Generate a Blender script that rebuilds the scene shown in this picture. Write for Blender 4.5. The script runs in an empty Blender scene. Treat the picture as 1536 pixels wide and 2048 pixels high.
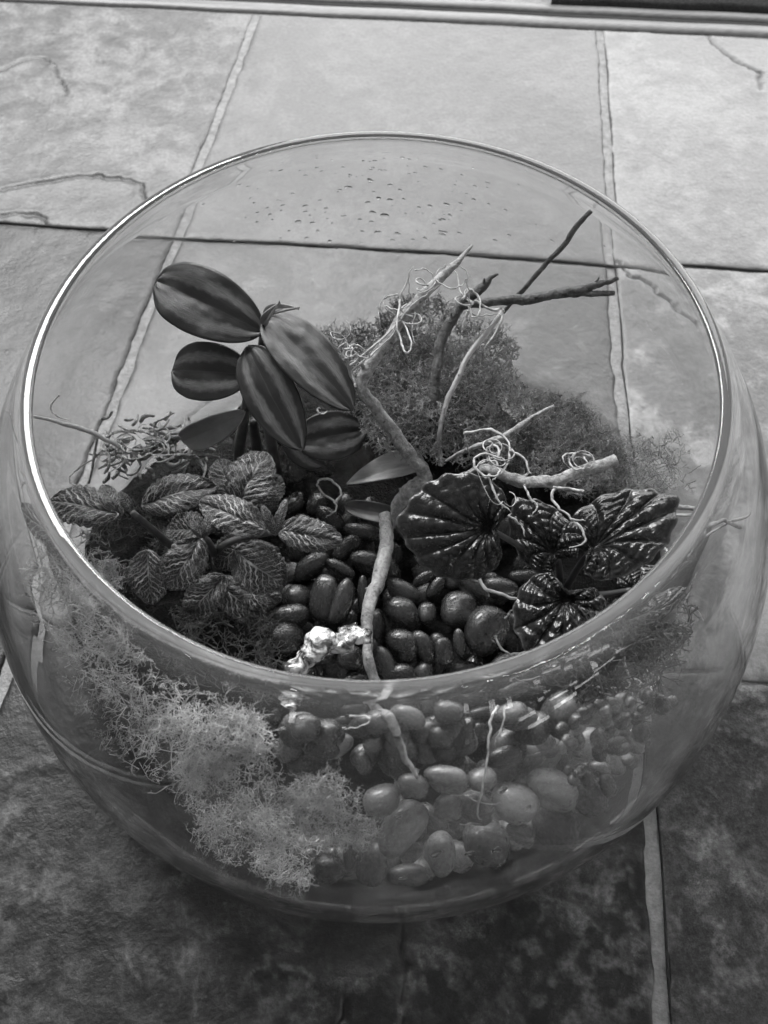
import bpy, math
import numpy as np
from mathutils import Matrix, Vector

rng = np.random.default_rng(11)
SC = bpy.context.scene
COL = SC.collection

# ------------------------------------------------------------------ camera
F = 1631.5                                        # focal length in pixels of the 1536 x 2048 picture
pitch, roll = 1.05434, -0.01122
fw = np.array([0, math.cos(pitch), -math.sin(pitch)])
rt = np.array([1.0, 0, 0])
up = np.cross(rt, fw)
cr, sr = math.cos(roll), math.sin(roll)
rt, up = cr * rt + sr * up, -sr * rt + cr * up
CAM = np.array([0.00186253, -0.15618034, 0.32883804])
cd = bpy.data.cameras.new("camera")
cam = bpy.data.objects.new("camera", cd)
COL.objects.link(cam)
cd.sensor_fit = 'VERTICAL'
cd.sensor_height = 36
cd.sensor_width = 27
cd.lens = F / 2048 * 36
cd.clip_start = 0.005
cd.clip_end = 50
cam.matrix_world = Matrix(((rt[0], up[0], -fw[0], CAM[0]), (rt[1], up[1], -fw[1], CAM[1]),
                           (rt[2], up[2], -fw[2], CAM[2]), (0, 0, 0, 1)))
cd.dof.use_dof = True
cd.dof.focus_distance = 0.272
cd.dof.aperture_fstop = 19
SC.camera = cam

# ------------------------------------------------------------------ light: a daylit glazed door beyond the floor, a dim room
w = bpy.data.worlds.new("World")
SC.world = w
w.use_nodes = True
w.node_tree.nodes["Background"].inputs[0].default_value = (1, 1, 1, 1)
w.node_tree.nodes["Background"].inputs[1].default_value = 0.2


def area(name, loc, target, sx, sy, power, spread=180):
    l = bpy.data.lights.new(name, 'AREA')
    l.shape = 'RECTANGLE'
    l.size, l.size_y, l.energy = sx, sy, power
    l.spread = math.radians(spread)
    o = bpy.data.objects.new(name, l)
    COL.objects.link(o)
    o.location = loc
    o.rotation_euler = (Vector(target) - Vector(loc)).to_track_quat('-Z', 'Y').to_euler()
    return o


area("door_light", (0.6, 1.5, 0.9), (0.4, 0.0, 0.75), 1.8, 1.7, 48)
area("skylight", (-0.7, 1.2, 1.6), (0, 0, 0.1), 1.05, 0.68, 72)
# panes of a far window low on the right, behind the photographer: the dashes of light under the rim
for a_, z_, wx, wz in [(108, 0.50, 0.05, 0.09), (112, 0.52, 0.07, 0.10), (117, 0.50, 0.05, 0.10), (121, 0.36, 0.16, 0.05), (124, 0.54, 0.06, 0.11), (127, 0.28, 0.20, 0.04), (129, 0.40, 0.05, 0.05),
                       (132, 0.20, 0.22, 0.035), (133, 0.56, 0.05, 0.10), (135, 0.33, 0.07, 0.04), (138, 0.13, 0.20, 0.03), (139, 0.26, 0.16, 0.03), (141, 0.55, 0.06, 0.10), (143, 0.38, 0.05, 0.06),
                       (145, 0.08, 0.18, 0.03), (147, 0.20, 0.14, 0.03), (150, 0.56, 0.04, 0.10), (154, 0.54, 0.05, 0.09), (160, 0.5, 0.04, 0.08), (-134, 0.5, 0.05, 0.12), (-160, 0.6, 0.05, 0.12)]:
    t_ = math.radians(a_)
    area("window_pane_light", (2.6 * math.sin(t_), 2.6 * math.cos(t_), z_ + 0.1), (0, 0, 0.14), wx * 1.3, wz * 1.3, 270 * wx * wz)
SC.view_settings.view_transform = 'Standard'
SC.view_settings.look = 'None'
SC.view_settings.exposure = 0.0
SC.view_settings.gamma = 1
SC.cycles.use_denoising = True
SC.cycles.caustics_refractive = True
SC.cycles.caustics_reflective = True
SC.cycles.blur_glossy = 0.5
SC.cycles.max_bounces = 18
SC.cycles.transmission_bounces = 18
SC.cycles.diffuse_bounces = 3
SC.cycles.glossy_bounces = 6
SC.cycles.transparent_max_bounces = 12
SC.cycles.sample_clamp_indirect = 6


# ------------------------------------------------------------------ helpers
def ray(x, y):
    return fw + rt * (x - 768) / F - up * (y - 1024) / F


def P(x, y, z):
    d = ray(x, y)
    return CAM + d * ((z - CAM[2]) / d[2])


def pxm(p):
    """metres per reference pixel at a point"""
    return float((np.asarray(p) - CAM) @ fw) / F


def gz(x, y, off):
    return (x, y, float(G(x, y, off)[2]))


def pts(lst):
    return np.array([P(*q) for q in lst])


Z0, RMAX, HRIM, RRIM = 0.0393, 0.142, 0.145, 0.1


def r_out(z):
    b = 0.14885 if z >= Z0 else 0.0706
    return RMAX * math.sqrt(max(0.0, 1 - ((z - Z0) / b) ** 2))


WALL = 0.0026


def r_in(z):
    return r_out(z) - WALL


def G(x, y, off):
    """first point of the pixel's ray inside the bowl's inner wall, off metres in from it"""
    d = ray(x, y)
    t = 0.15
    while t < 0.5:
        p = CAM + d * t
        if 0.008 < p[2] < 0.140 and math.hypot(p[0], p[1]) < r_in(p[2]) - off:
            return p
        t += 0.0004
    return P(x, y, 0.02)


def hash2(ix, iy, seed):
    h = (ix * 374761393 + iy * 668265263 + seed * 1442695041) & 0xFFFFFFFF
    h = ((h ^ (h >> 13)) * 1274126177) & 0xFFFFFFFF
    return ((h ^ (h >> 16)) & 0xFFFF) / 65535.0


def vnoise(x, y, seed=0):
    x = np.asarray(x, float); y = np.asarray(y, float)
    ix = np.floor(x).astype(np.int64); iy = np.floor(y).astype(np.int64)
    fx = x - ix; fy = y - iy
    fx = fx * fx * (3 - 2 * fx); fy = fy * fy * (3 - 2 * fy)
    a = hash2(ix, iy, seed); b = hash2(ix + 1, iy, seed); c = hash2(ix, iy + 1, seed); d = hash2(ix + 1, iy + 1, seed)
    return (a * (1 - fx) + b * fx) * (1 - fy) + (c * (1 - fx) + d * fx) * fy


def fbm(x, y, seed=0, oct=4):
    s = 0; a = 0.5
    for k in range(oct):
        s = s + a * vnoise(x * 2 ** k, y * 2 ** k, seed + k * 7)
        a *= 0.5
    return s


def make_mesh(name, V, faces, mat, uv=None, attr=None, smooth=True):
    me = bpy.data.meshes.new(name)
    V = np.asarray(V, np.float64)
    if isinstance(faces, np.ndarray):
        n, k = faces.shape
        me.vertices.add(len(V)); me.vertices.foreach_set("co", V.ravel())
        me.loops.add(n * k); me.loops.foreach_set("vertex_index", faces.astype(np.int32).ravel())
        me.polygons.add(n); me.polygons.foreach_set("loop_start", np.arange(0, n * k, k, dtype=np.int32))
        me.update(calc_edges=True)
    else:
        me.from_pydata(V.tolist(), [], faces)
    me.validate()
    if uv is not None:
        l = me.uv_layers.new(name="UVMap")
        vi = np.empty(len(me.loops), np.int32); me.loops.foreach_get("vertex_index", vi)
        l.data.foreach_set("uv", np.asarray(uv, np.float32)[vi].ravel())
    if attr:
        for k, a in attr.items():
            at = me.attributes.new(k, 'FLOAT', 'POINT')
            at.data.foreach_set("value", np.asarray(a, np.float32))
    if smooth:
        me.polygons.foreach_set("use_smooth", np.ones(len(me.polygons), bool))
    if mat:
        me.materials.append(mat)
    me.update()
    return me


def tag(o, label=None, cat=None, group=None, kind=None):
    if label: o["label"] = label
    if cat: o["category"] = cat
    if group: o["group"] = group
    if kind: o["kind"] = kind
    return o


def empty(name, loc, label=None, cat=None, group=None):
    o = bpy.data.objects.new(name, None)
    COL.objects.link(o)
    o.location = [float(v) for v in loc]
    o.empty_display_size = 0.01
    return tag(o, label, cat, group)


def wloc(o):
    l = np.array(o.location)
    return l + wloc(o.parent) if o.parent else l


def obj(name, V, faces, mat, parent=None, origin=None, **kw):
    """one mesh object from world coordinates"""
    V = np.asarray(V, float)
    if origin is None:
        origin = wloc(parent) if parent else np.array([V[:, 0].mean(), V[:, 1].mean(), V[:, 2].min()])
    me = make_mesh(name, V - origin, faces, mat, **kw)
    o = bpy.data.objects.new(name, me)
    COL.objects.link(o)
    if parent:
        o.parent = parent
        o.location = [float(v) for v in origin - wloc(parent)]
    else:
        o.location = [float(v) for v in origin]
    return o


def smooth_line(p, n=8):
    p = np.asarray(p, float)
    q = np.vstack([2 * p[0] - p[1], p, 2 * p[-1] - p[-2]])
    out = []
    for i in range(1, len(q) - 2):
        t = np.linspace(0, 1, n, endpoint=False)[:, None]
        a, b, c, d = q[i - 1], q[i], q[i + 1], q[i + 2]
        out.append(0.5 * ((2 * b) + (c - a) * t + (2 * a - 5 * b + 4 * c - d) * t ** 2 + (3 * b - a - 3 * c + d) * t ** 3))
    out.append(p[-1:])
    return np.vstack(out)


def tube(p, r, k=10, rough=0.0, seed=0, flat=1.0):
    """closed tapering tube along p; r = radii interpolated along it"""
    p = np.asarray(p, float)
    n = len(p)
    r = np.interp(np.linspace(0, 1, n), np.linspace(0, 1, len(np.atleast_1d(r))), np.atleast_1d(r)) if np.ndim(r) else np.full(n, r)
    T = np.gradient(p, axis=0)
    T /= np.linalg.norm(T, axis=1)[:, None] + 1e-12
    a = np.array([0.3, 0.2, 0.93]); a -= T[0] * (a @ T[0]); a /= np.linalg.norm(a)
    th = np.linspace(0, 2 * np.pi, k, endpoint=False)
    V = []
    for i in range(n):
        a = a - T[i] * (a @ T[i]); a /= np.linalg.norm(a) + 1e-12
        b = np.cross(T[i], a)
        rr = r[i] * np.ones(k)
        if rough > 0.15:
            rr = rr * (1 + 0.35 * rough * (vnoise(np.arange(k) * 1.7, np.full(k, i * 0.9), seed) - 0.5) * 2)
        if rough:
            rr = rr * (1 + rough * (fbm(np.cos(th) * 1.5 + 9, i * 0.18 + np.sin(th) * 1.5, seed, 3) * 2 - 0.9))
        V.append(p[i] + rr[:, None] * (np.cos(th)[:, None] * a + flat * np.sin(th)[:, None] * b))
    V = np.vstack(V)
    Fc = []
    for i in range(n - 1):
        for j in range(k):
            j2 = (j + 1) % k
            Fc.append((i * k + j, i * k + j2, (i + 1) * k + j2, (i + 1) * k + j))
    Fc.append(tuple(range(k))[::-1]); Fc.append(tuple(range((n - 1) * k, n * k)))
    return V, Fc


def join(parts):
    V, Fc, o = [], [], 0
    for v, f in parts:
        V.append(v); Fc += [tuple(i + o for i in g) for g in f]; o += len(v)
    return np.vstack(V), Fc


# ------------------------------------------------------------------ materials
class M:
    def __init__(s, name):
        s.m = bpy.data.materials.new(name); s.m.use_nodes = True
        s.t = s.m.node_tree; s.n = s.t.nodes
        s.b = s.n["Principled BSDF"]; s.out = s.n["Material Output"]

    def new(s, t, **kw):
        n = s.n.new(t)
        for k, v in kw.items():
            if k[0] == 'i' and k[1:].isdigit():
                s.put(n.inputs[int(k[1:])], v)
            elif k.startswith('in_'):
                s.put(n.inputs[k[3:].replace('_', ' ')], v)
            else:
                setattr(n, k, v)
        return n

    def put(s, inp, v):
        if isinstance(v, bpy.types.NodeSocket): s.t.links.new(v, inp)
        else: inp.default_value = v

    def math(s, op, a, b=0.0, c=0.0, clamp=False):
        n = s.n.new('ShaderNodeMath'); n.operation = op; n.use_clamp = clamp
        s.put(n.inputs[0], a); s.put(n.inputs[1], b); s.put(n.inputs[2], c)
        return n.outputs[0]

    def noise(s, vec, scale, detail=4, rough=0.55, dist=0.0):
        n = s.new('ShaderNodeTexNoise', in_Scale=scale, in_Detail=float(detail), in_Roughness=rough, in_Distortion=dist)
        if vec is not None: s.put(n.inputs['Vector'], vec)
        return n.outputs['Fac']

    def voro(s, vec, scale, feature='DISTANCE_TO_EDGE'):
        n = s.new('ShaderNodeTexVoronoi', feature=feature, in_Scale=scale)
        s.put(n.inputs['Vector'], vec)
        return n.outputs['Distance']

    def ramp(s, v, a, b, lo=0.0, hi=1.0, mode='SMOOTHSTEP'):
        n = s.new('ShaderNodeMapRange', interpolation_type=mode, clamp=True) if mode == 'LINEAR' else s.new('ShaderNodeMapRange', interpolation_type=mode)
        for k, x in enumerate((v, a, b, lo, hi)): s.put(n.inputs[k], x)
        return n.outputs[0]

    def mix(s, f, a, b):
        n = s.new('ShaderNodeMix', data_type='FLOAT')
        s.put(n.inputs[0], f); s.put(n.inputs[2], a); s.put(n.inputs[3], b)
        return n.outputs[0]

    def scale(s, vec, x, y, z):
        n = s.new('ShaderNodeMapping'); s.put(n.inputs['Vector'], vec); n.inputs['Scale'].default_value = (x, y, z)
        return n.outputs[0]

    def pos(s): return s.new('ShaderNodeNewGeometry').outputs['Position']
    def objc(s): return s.new('ShaderNodeTexCoord').outputs['Object']
    def uv(s): return s.new('ShaderNodeTexCoord').outputs['UV']
    def attr(s, a): return s.new('ShaderNodeAttribute', attribute_name=a).outputs['Fac']
    def rand(s): return s.new('ShaderNodeObjectInfo').outputs['Random']

    def grey(s, v):
        n = s.new('ShaderNodeCombineColor')
        for k in range(3): s.put(n.inputs[k], v)
        s.put(s.b.inputs['Base Color'], n.outputs[0])
        return n.outputs[0]

    def bump(s, h, strength=0.4, dist=0.001):
        n = s.new('ShaderNodeBump', in_Strength=strength, in_Distance=dist)
        s.put(n.inputs['Height'], h); s.put(s.b.inputs['Normal'], n.outputs[0])

    def set(s, **kw):
        for k, v in kw.items(): s.put(s.b.inputs[k.replace('_', ' ')], v)


def mat_slate():
    m = M("slate"); p = m.pos()
    big = m.noise(p, 9, 5, 0.6, 0.6)
    mid = m.noise(p, 52, 7, 0.7, 0.3)
    fine = m.noise(p, 420, 4, 0.6)
    grit = m.noise(p, 1500, 2)
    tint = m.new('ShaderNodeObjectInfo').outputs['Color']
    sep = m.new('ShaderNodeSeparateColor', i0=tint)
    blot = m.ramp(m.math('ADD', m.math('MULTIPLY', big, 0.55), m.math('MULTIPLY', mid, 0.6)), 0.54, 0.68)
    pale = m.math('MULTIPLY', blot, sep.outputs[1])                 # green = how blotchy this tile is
    v = m.math('ADD', sep.outputs[0], pale)                         # red = its base grey, light falloff worked in
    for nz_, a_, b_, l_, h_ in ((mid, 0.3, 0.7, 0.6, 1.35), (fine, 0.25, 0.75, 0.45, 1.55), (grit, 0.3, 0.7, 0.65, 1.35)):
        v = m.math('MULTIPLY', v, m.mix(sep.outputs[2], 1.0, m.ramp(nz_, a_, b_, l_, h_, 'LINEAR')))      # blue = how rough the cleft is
    wv = m.new('ShaderNodeVectorMath', operation='ADD', i0=p)
    nz = m.new('ShaderNodeTexNoise', in_Scale=38.0, in_Detail=5.0); m.put(nz.inputs['Vector'], p)
    sc = m.new('ShaderNodeVectorMath', operation='SCALE', i0=nz.outputs['Color']); sc.inputs['Scale'].default_value = 0.03
    m.put(wv.inputs[1], sc.outputs[0])
    vein = m.math('MULTIPLY', m.ramp(m.voro(m.scale(wv.outputs[0], 1, 1, 0), 19), 0.0, 0.03, 1, 0), m.ramp(m.noise(p, 24, 4), 0.52, 0.68))
    v = m.math('ADD', v, m.math('MULTIPLY', vein, m.math('MULTIPLY', sep.outputs[1], 0.22)))
    fleck = m.math('MULTIPLY', m.ramp(m.noise(p, 230, 3, 0.55), 0.66, 0.74), m.ramp(m.noise(p, 30, 3), 0.45, 0.65))
    v = m.math('ADD', v, m.math('MULTIPLY', fleck, m.math('ADD', 0.03, m.math('MULTIPLY', sep.outputs[1], 1.0))))
    v = m.math('MULTIPLY', v, m.math('SUBTRACT', 1.0, m.math('MULTIPLY', m.attr('crack'), 0.75), clamp=True))
    v = m.math('ADD', v, m.math('MULTIPLY', m.math('MULTIPLY', m.attr('chalk'), m.ramp(fine, 0.3, 0.7, 0.3, 1.4, 'LINEAR')), 0.085))
    m.grey(v)
    m.set(Roughness=m.ramp(mid, 0.3, 0.7, 0.36, 0.56, 'LINEAR'))
    m.b.inputs['Specular IOR Level'].default_value = 0.43
    m.bump(m.math('ADD', m.math('ADD', m.math('MULTIPLY', mid, 0.35), m.math('MULTIPLY', fine, 0.3)), m.math('MULTIPLY', big, 0.6)), 0.5, 0.002)
    return m.m


def mat_grout():
    m = M("grout"); p = m.pos()
    m.grey(m.ramp(m.noise(p, 260, 5, 0.7), 0.25, 0.75, 0.12, 0.33, 'LINEAR'))
    m.set(Roughness=0.8); m.bump(m.noise(p, 700, 3), 0.6, 0.001)
    return m.m


def mat_plain(name, lo, hi, sc=300, rough=0.6, stretch=None, bump=0.0, spec=0.5, world=False, bd=0.0006):
    m = M(name); p = m.pos() if world else m.objc()
    if stretch: p = m.scale(p, *stretch)
    n = m.noise(p, sc, 4, 0.6)
    m.grey(m.ramp(n, 0.3, 0.7, lo, hi, 'LINEAR'))
    m.set(Roughness=rough); m.b.inputs['Specular IOR Level'].default_value = spec
    if bump: m.bump(m.noise(p, sc * 2, 4), bump, bd)
    return m.m


def mat_glass():
    m = M("clear_glass"); p = m.objc()
    m.grey(1.0)
    m.set(Roughness=0.0, IOR=1.47)
    m.b.inputs['Transmission Weight'].default_value = 1.0
    dif = m.new('ShaderNodeBsdfDiffuse'); dif.inputs[0].default_value = (0.8, 0.8, 0.8, 1)
    # faint film of mist and wiping streaks; its haze also paints in room reflections
    sep = m.new('ShaderNodeSeparateXYZ', i0=p)
    low = m.ramp(sep.outputs[2], 0.105, 0.130, 1, 0)
    foot = m.ramp(sep.outputs[2], 0.010, 0.026, 4.0, 1)
    ang = m.math('ARCTAN2', sep.outputs[1], sep.outputs[0])
    cmb = m.new('ShaderNodeCombineXYZ', i0=m.math('MULTIPLY', ang, 0.35), i1=m.math('MULTIPLY', sep.outputs[2], 18.0), i2=0.0)
    st = m.noise(cmb.outputs[0], 9, 6, 0.7, 1.2)
    smudge = m.noise(p, 28, 4, 0.6, 0.5)
    f = m.math('ADD', m.math('MULTIPLY', m.ramp(smudge, 0.4, 0.75), 0.032), m.math('MULTIPLY', m.math('MULTIPLY', m.ramp(st, 0.56, 0.72), 0.04), foot))
    f = m.math('MULTIPLY', m.math('MAXIMUM', m.math('MULTIPLY', m.math('ADD', f, m.math('MULTIPLY', foot, 0.004)), low), m.ramp(sep.outputs[2], 0.1365, 0.1425, 0.0, 0.085)), 1.0)  # last term whitens the rim, painting in light carried through the glass
    mx = m.new('ShaderNodeMixShader', i0=f, i1=m.b.outputs[0], i2=dif.outputs[0])
    m.put(m.out.inputs[0], mx.outputs[0])
    return m.m


def mat_water():
    m = M("water"); m.grey(1.0); m.set(Roughness=0.0, IOR=1.33)
    m.b.inputs['Transmission Weight'].default_value = 1.0
    return m.m


def mat_pebble(name, lo, hi, rough):
    m = M(name); p = m.objc()
    r = m.rand()
    v = m.math('MULTIPLY', m.ramp(m.noise(p, 3.0, 5, 0.65), 0.3, 0.75, lo, hi, 'LINEAR'), m.math('ADD', 0.65, m.math('MULTIPLY', r, 0.8)))
    sp = m.ramp(m.noise(p, 12, 4, 0.7), 0.58, 0.74, 0, hi * 1.6)
    m.grey(m.math('ADD', v, sp))
    m.set(Roughness=m.ramp(m.noise(p, 5, 3), 0.3, 0.7, rough - 0.1, rough + 0.14, 'LINEAR'))
    m.bump(m.noise(p, 9, 6, 0.65), 0.22, 0.03)
    m.b.inputs['Coat Weight'].default_value = 0.55; m.b.inputs['Coat Roughness'].default_value = 0.14
    return m.m


def mat_striped():
    m = M("striped_leaf"); u = m.uv()
    sep = m.new('ShaderNodeSeparateXYZ', i0=u)
    a = m.math('ABSOLUTE', m.math('SUBTRACT', m.math('MULTIPLY', sep.outputs[0], 2.0), 1.0))
    grain = m.noise(m.scale(u, 34, 2.2, 1), 4, 5, 0.7)
    wob = m.math('MULTIPLY', m.math('SUBTRACT', m.noise(m.scale(u, 3, 4, 1), 2.5, 4), 0.5), 0.36)
    a2 = m.math('ADD', a, wob)
    band = m.math('MULTIPLY', m.ramp(a2, 0.26, 0.44), m.ramp(a2, 0.56, 0.76, 1, 0))
    rib = m.ramp(a, 0.0, 0.035, 1, 0)
    v = m.math('ADD', 0.022, m.math('MULTIPLY', band, m.ramp(grain, 0.35, 0.68, 0.03, 0.15, 'LINEAR')))
    v = m.math('ADD', v, m.math('MULTIPLY', rib, 0.02))
    v = m.math('ADD', v, m.math('MULTIPLY', m.math('SUBTRACT', grain, 0.5), 0.03))
    m.grey(m.math('MAXIMUM', v, 0.008))
    m.set(Roughness=0.3)
    m.bump(m.math('ADD', m.math('MULTIPLY', grain, 1.2), m.noise(u, 60, 3)), 0.25, 0.0006)
    return m.m


def mat_veined():
    m = M("veined_leaf"); u = m.uv()
    sep = m.new('ShaderNodeSeparateXYZ', i0=u)
    s = m.math('SUBTRACT', m.math('MULTIPLY', sep.outputs[0], 2.0), 1.0)
    a = m.math('ABSOLUTE', s); v = sep.outputs[1]
    side = m.math('MULTIPLY', m.math('SIGN', s), 0.31)
    dn = m.math('MULTIPLY', m.math('SUBTRACT', m.noise(m.scale(u, 5, 6, 1), 1.6, 4), 0.5), 0.11)
    L = m.math('ADD', m.math('SUBTRACT', v, m.math('MULTIPLY', m.math('POWER', a, 0.85), 0.30)), dn)
    fr = m.math('FRACT', m.math('ADD', m.math('MULTIPLY', L, 9.0), side))
    d = m.math('ABSOLUTE', m.math('SUBTRACT', fr, 0.5))
    wdt = m.math('SUBTRACT', 0.105, m.math('MULTIPLY', a, 0.06))
    lat = m.math('MULTIPLY', m.ramp(m.math('DIVIDE', d, wdt), 0.55, 1.15, 1, 0), m.ramp(a, 0.97, 0.75, 0.2, 1))
    mid = m.ramp(m.math('DIVIDE', a, m.math('SUBTRACT', 0.075, m.math('MULTIPLY', v, 0.05))), 0.6, 1.2, 1, 0)
    wv = m.new('ShaderNodeCombineXYZ', i0=m.math('ADD', s, 0), i1=m.math('MULTIPLY', L, 3.4), i2=0.0)
    net = m.math('MULTIPLY', m.ramp(m.voro(wv.outputs[0], 6.0), 0.012, 0.06, 1, 0), 0.7)
    vein = m.math('MAXIMUM', m.math('MAXIMUM', lat, mid), net)
    tone = m.ramp(m.noise(u, 2.2, 3), 0.35, 0.7, 0.5, 1.15, 'LINEAR')
    col = m.mix(vein, m.ramp(m.noise(u, 3, 3), 0.35, 0.65, 0.025, 0.075, 'LINEAR'), m.math('MULTIPLY', 0.58, tone))
    m.grey(col)
    m.set(Roughness=0.4)
    m.bump(m.math('ADD', m.math('SUBTRACT', 1.0, vein), m.math('MULTIPLY', m.noise(m.scale(u, 9, 14, 1), 2.2, 3), 0.9)), 0.7, 0.0008)
    return m.m


def mat_ripple():
    m = M("rippled_leaf"); p = m.objc()
    m.grey(m.math('ADD', m.ramp(m.noise(p, 420, 4), 0.3, 0.7, 0.006, 0.022, 'LINEAR'), m.math('MULTIPLY', m.attr('rib'), 0.012)))  # rib also holds the rim light painted on the margin
    m.set(Roughness=m.ramp(m.noise(p, 500, 3), 0.3, 0.7, 0.16, 0.32, 'LINEAR'))
    cell = m.math('SUBTRACT', 1.0, m.voro(p, 330, 'F1'), clamp=True)
    m.bump(m.math('ADD', cell, m.math('MULTIPLY', m.noise(p, 1100, 3, 0.6), 0.3)), 0.35, 0.0012)
    m.b.inputs['Specular IOR Level'].default_value = 0.5
    return m.m


def mat_bark(name, lo, hi):
    m = M(name); p = m.objc()
    a = m.noise(p, 150, 6, 0.7, 1.5); b = m.noise(p, 900, 3, 0.6)
    spot = m.ramp(m.noise(p, 330, 3), 0.62, 0.70, 1.0, 0.35)
    v = m.math('MULTIPLY', m.ramp(a, 0.32, 0.68, lo, hi, 'LINEAR'), m.ramp(b, 0.3, 0.7, 0.7, 1.25, 'LINEAR'))
    m.grey(m.math('MULTIPLY', v, spot)); m.set(Roughness=0.62)
    m.bump(m.math('ADD', a, m.math('MULTIPLY', b, 0.5)), 0.8, 0.0012)
    return m.m


def mat_moss(name, lo, hi, rough=0.7):
    m = M(name); p = m.pos()
    a = m.ramp(m.noise(p, 70, 3), 0.35, 0.65, 0.45, 1.0, 'LINEAR'); b = m.ramp(m.noise(p, 420, 2), 0.3, 0.7, lo, hi, 'LINEAR')
    m.grey(m.math('MULTIPLY', a, b)); m.set(Roughness=rough); m.b.inputs['Specular IOR Level'].default_value = 0.3
    return m.m


def mat_root():
    m = M("pale_root"); p = m.objc()
    n = m.noise(p, 190, 5, 0.65, 0.6)
    m.grey(m.ramp(n, 0.40, 0.60, 0.06, 0.85)); m.set(Roughness=0.18)  # pale root colour, its whites pushed up to paint in reflected light
    m.b.inputs['Coat Weight'].default_value = 1.0; m.b.inputs['Coat Roughness'].default_value = 0.03
    m.bump(m.noise(p, 420, 3), 0.7, 0.0012)
    return m.m


MAT = dict(
    slate=mat_slate(), grout=mat_grout(), glass=mat_glass(), water=mat_water(),
    gap=mat_plain("dark_gap", 0.008, 0.02, 400, 0.9),
    strip=mat_plain("threshold_strip", 0.10, 0.18, 160, 0.45, (1, 6, 1), 0.2),
    mat=mat_plain("coarse_mat", 0.012, 0.06, 900, 0.95, None, 1.0, 0.2),
    soil=mat_plain("soil", 0.006, 0.022, 500, 0.9, None, 1.0, 0.25, bd=0.002),
    pebble=mat_pebble("dark_pebble", 0.012, 0.05, 0.22), pebble_mid=mat_pebble("mid_pebble", 0.045, 0.10, 0.25), pebble_grey=mat_pebble("grey_pebble", 0.085, 0.165, 0.3),  # mid and grey: colour lightened for the reflection haze of the front glass
    pebble_pale=mat_pebble("pale_pebble", 0.09, 0.16, 0.3),
    striped=mat_striped(), veined=mat_veined(), ripple=mat_ripple(),
    stem_dark=mat_plain("dark_stem", 0.02, 0.06, 200, 0.4), stem=mat_plain("fleshy_stem", 0.05, 0.12, 200, 0.4),
    pale_under=mat_plain("pale_leaf", 0.09, 0.2, 90, 0.5),
    bark=mat_bark("pale_bark", 0.15, 0.42), bark_dark=mat_bark("dark_bark", 0.025, 0.11),
    tendril=mat_plain("tendril", 0.16, 0.55, 420, 0.55, None, 0.5), straw=mat_plain("straw", 0.26, 0.42, 300, 0.5),
    root=mat_root(),
    moss_pale=mat_moss("pale_moss", 0.42, 0.88), moss_mid=mat_moss("grey_moss", 0.26, 0.75),
    dry=mat_plain("dry_leaf", 0.3, 0.5, 120, 0.5, (1, 4, 1), 0.4), moss_black=mat_plain("blackish_moss", 0.012, 0.05, 140, 0.6), moss_dark=mat_plain("dark_moss", 0.045, 0.13, 140, 0.75), moss_back=mat_moss("deep_moss", 0.11, 0.46),
)

# ------------------------------------------------------------------ the floor: grout bed, slate tiles, door threshold
SL = 0.1035


def colx(k, y):
    """seams between the tile columns"""
    base = [(-0.64, 0.13), (-0.385, 0.14), (-0.1507, 0.150), (0.1135, 0.1035), (0.365, 0.1035), (0.62, 0.1035)][k]
    return base[0] + base[1] * y


ROWS = [0.4317, 0.2045, -0.0365, -0.2775, -0.5185]


def rowy(k, x): return ROWS[k] - SL * x


def cross(c, r):
    x = 0.0
    for _ in range(8):
        y = rowy(r, x); x = colx(c, y)
    return np.array([x, y])


GW, GV = 0.0056, 0.0018
fl = obj("floor", [(-0.8, -0.6, -0.0017), (0.8, -0.6, -0.0017), (0.8, 0.55, -0.0017), (-0.8, 0.55, -0.0017)], [(0, 1, 2, 3)], MAT['grout'], smooth=False, origin=np.zeros(3))
tag(fl, "slate tiled floor with pale grout", kind='structure')


def flp(l): return np.array([P(x, y, 0)[:2] for x, y in l])


# cleft lines in the slate (photograph), and chalky veins
CRACK = [flp(l) for l in ([(0, 142), (45, 120), (88, 116), (115, 145), (132, 190)], [(0, 383), (60, 368), (160, 350), (230, 358), (288, 366), (290, 400)],
                          [(0, 432), (40, 425), (75, 432), (92, 447)], [(1240, 515), (1290, 550), (1350, 590), (1420, 640)], [(1410, 70), (1450, 110), (1520, 150), (1520, 180)],
                          [(800, 1846), (812, 1930), (805, 2048)], 
                          [(700, 1990), (680, 2048)])]
CHALK = [flp(l) for l in ([(1318, 1652), (1400, 1675), (1460, 1710), (1536, 1762)], [(1075, 1785), (1150, 1815), (1205, 1870), (1260, 1920), (1290, 1970)],
                          [(1250, 1700), (1262, 1760), (1290, 1830), (1300, 1900)], [(0, 1560), (40, 1540), (95, 1525), (120, 1530)], [(250, 1910), (270, 1940), (282, 1965)],
                          [(510, 1950), (540, 1930), (600, 1935), (640, 1970)], [(1360, 2020), (1420, 1985), (1470, 1970), (1500, 1990), (1536, 1990)],
                          [(720, 1970), (790, 1960), (850, 1925), (880, 1940)], [(1440, 1412), (1480, 1400), (1536, 1395)], [(1440, 1460), (1490, 1470), (1536, 1492)], [(780, 2048), (830, 1985)],
                          [(1400, 1835), (1440, 1850), (1420, 1890)], [(0, 1985), (45, 1975), (75, 1955)])]


PATCH = [(1205, 1830, 130), (1130, 1950, 130), (1250, 1960, 90), (1440, 1700, 90), (1460, 1990, 110), (1400, 1860, 70), (560, 1965, 80), (860, 1930, 70), (60, 1800, 90), (30, 1640, 80), (130, 1760, 50), (340, 1900, 60)]


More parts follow.
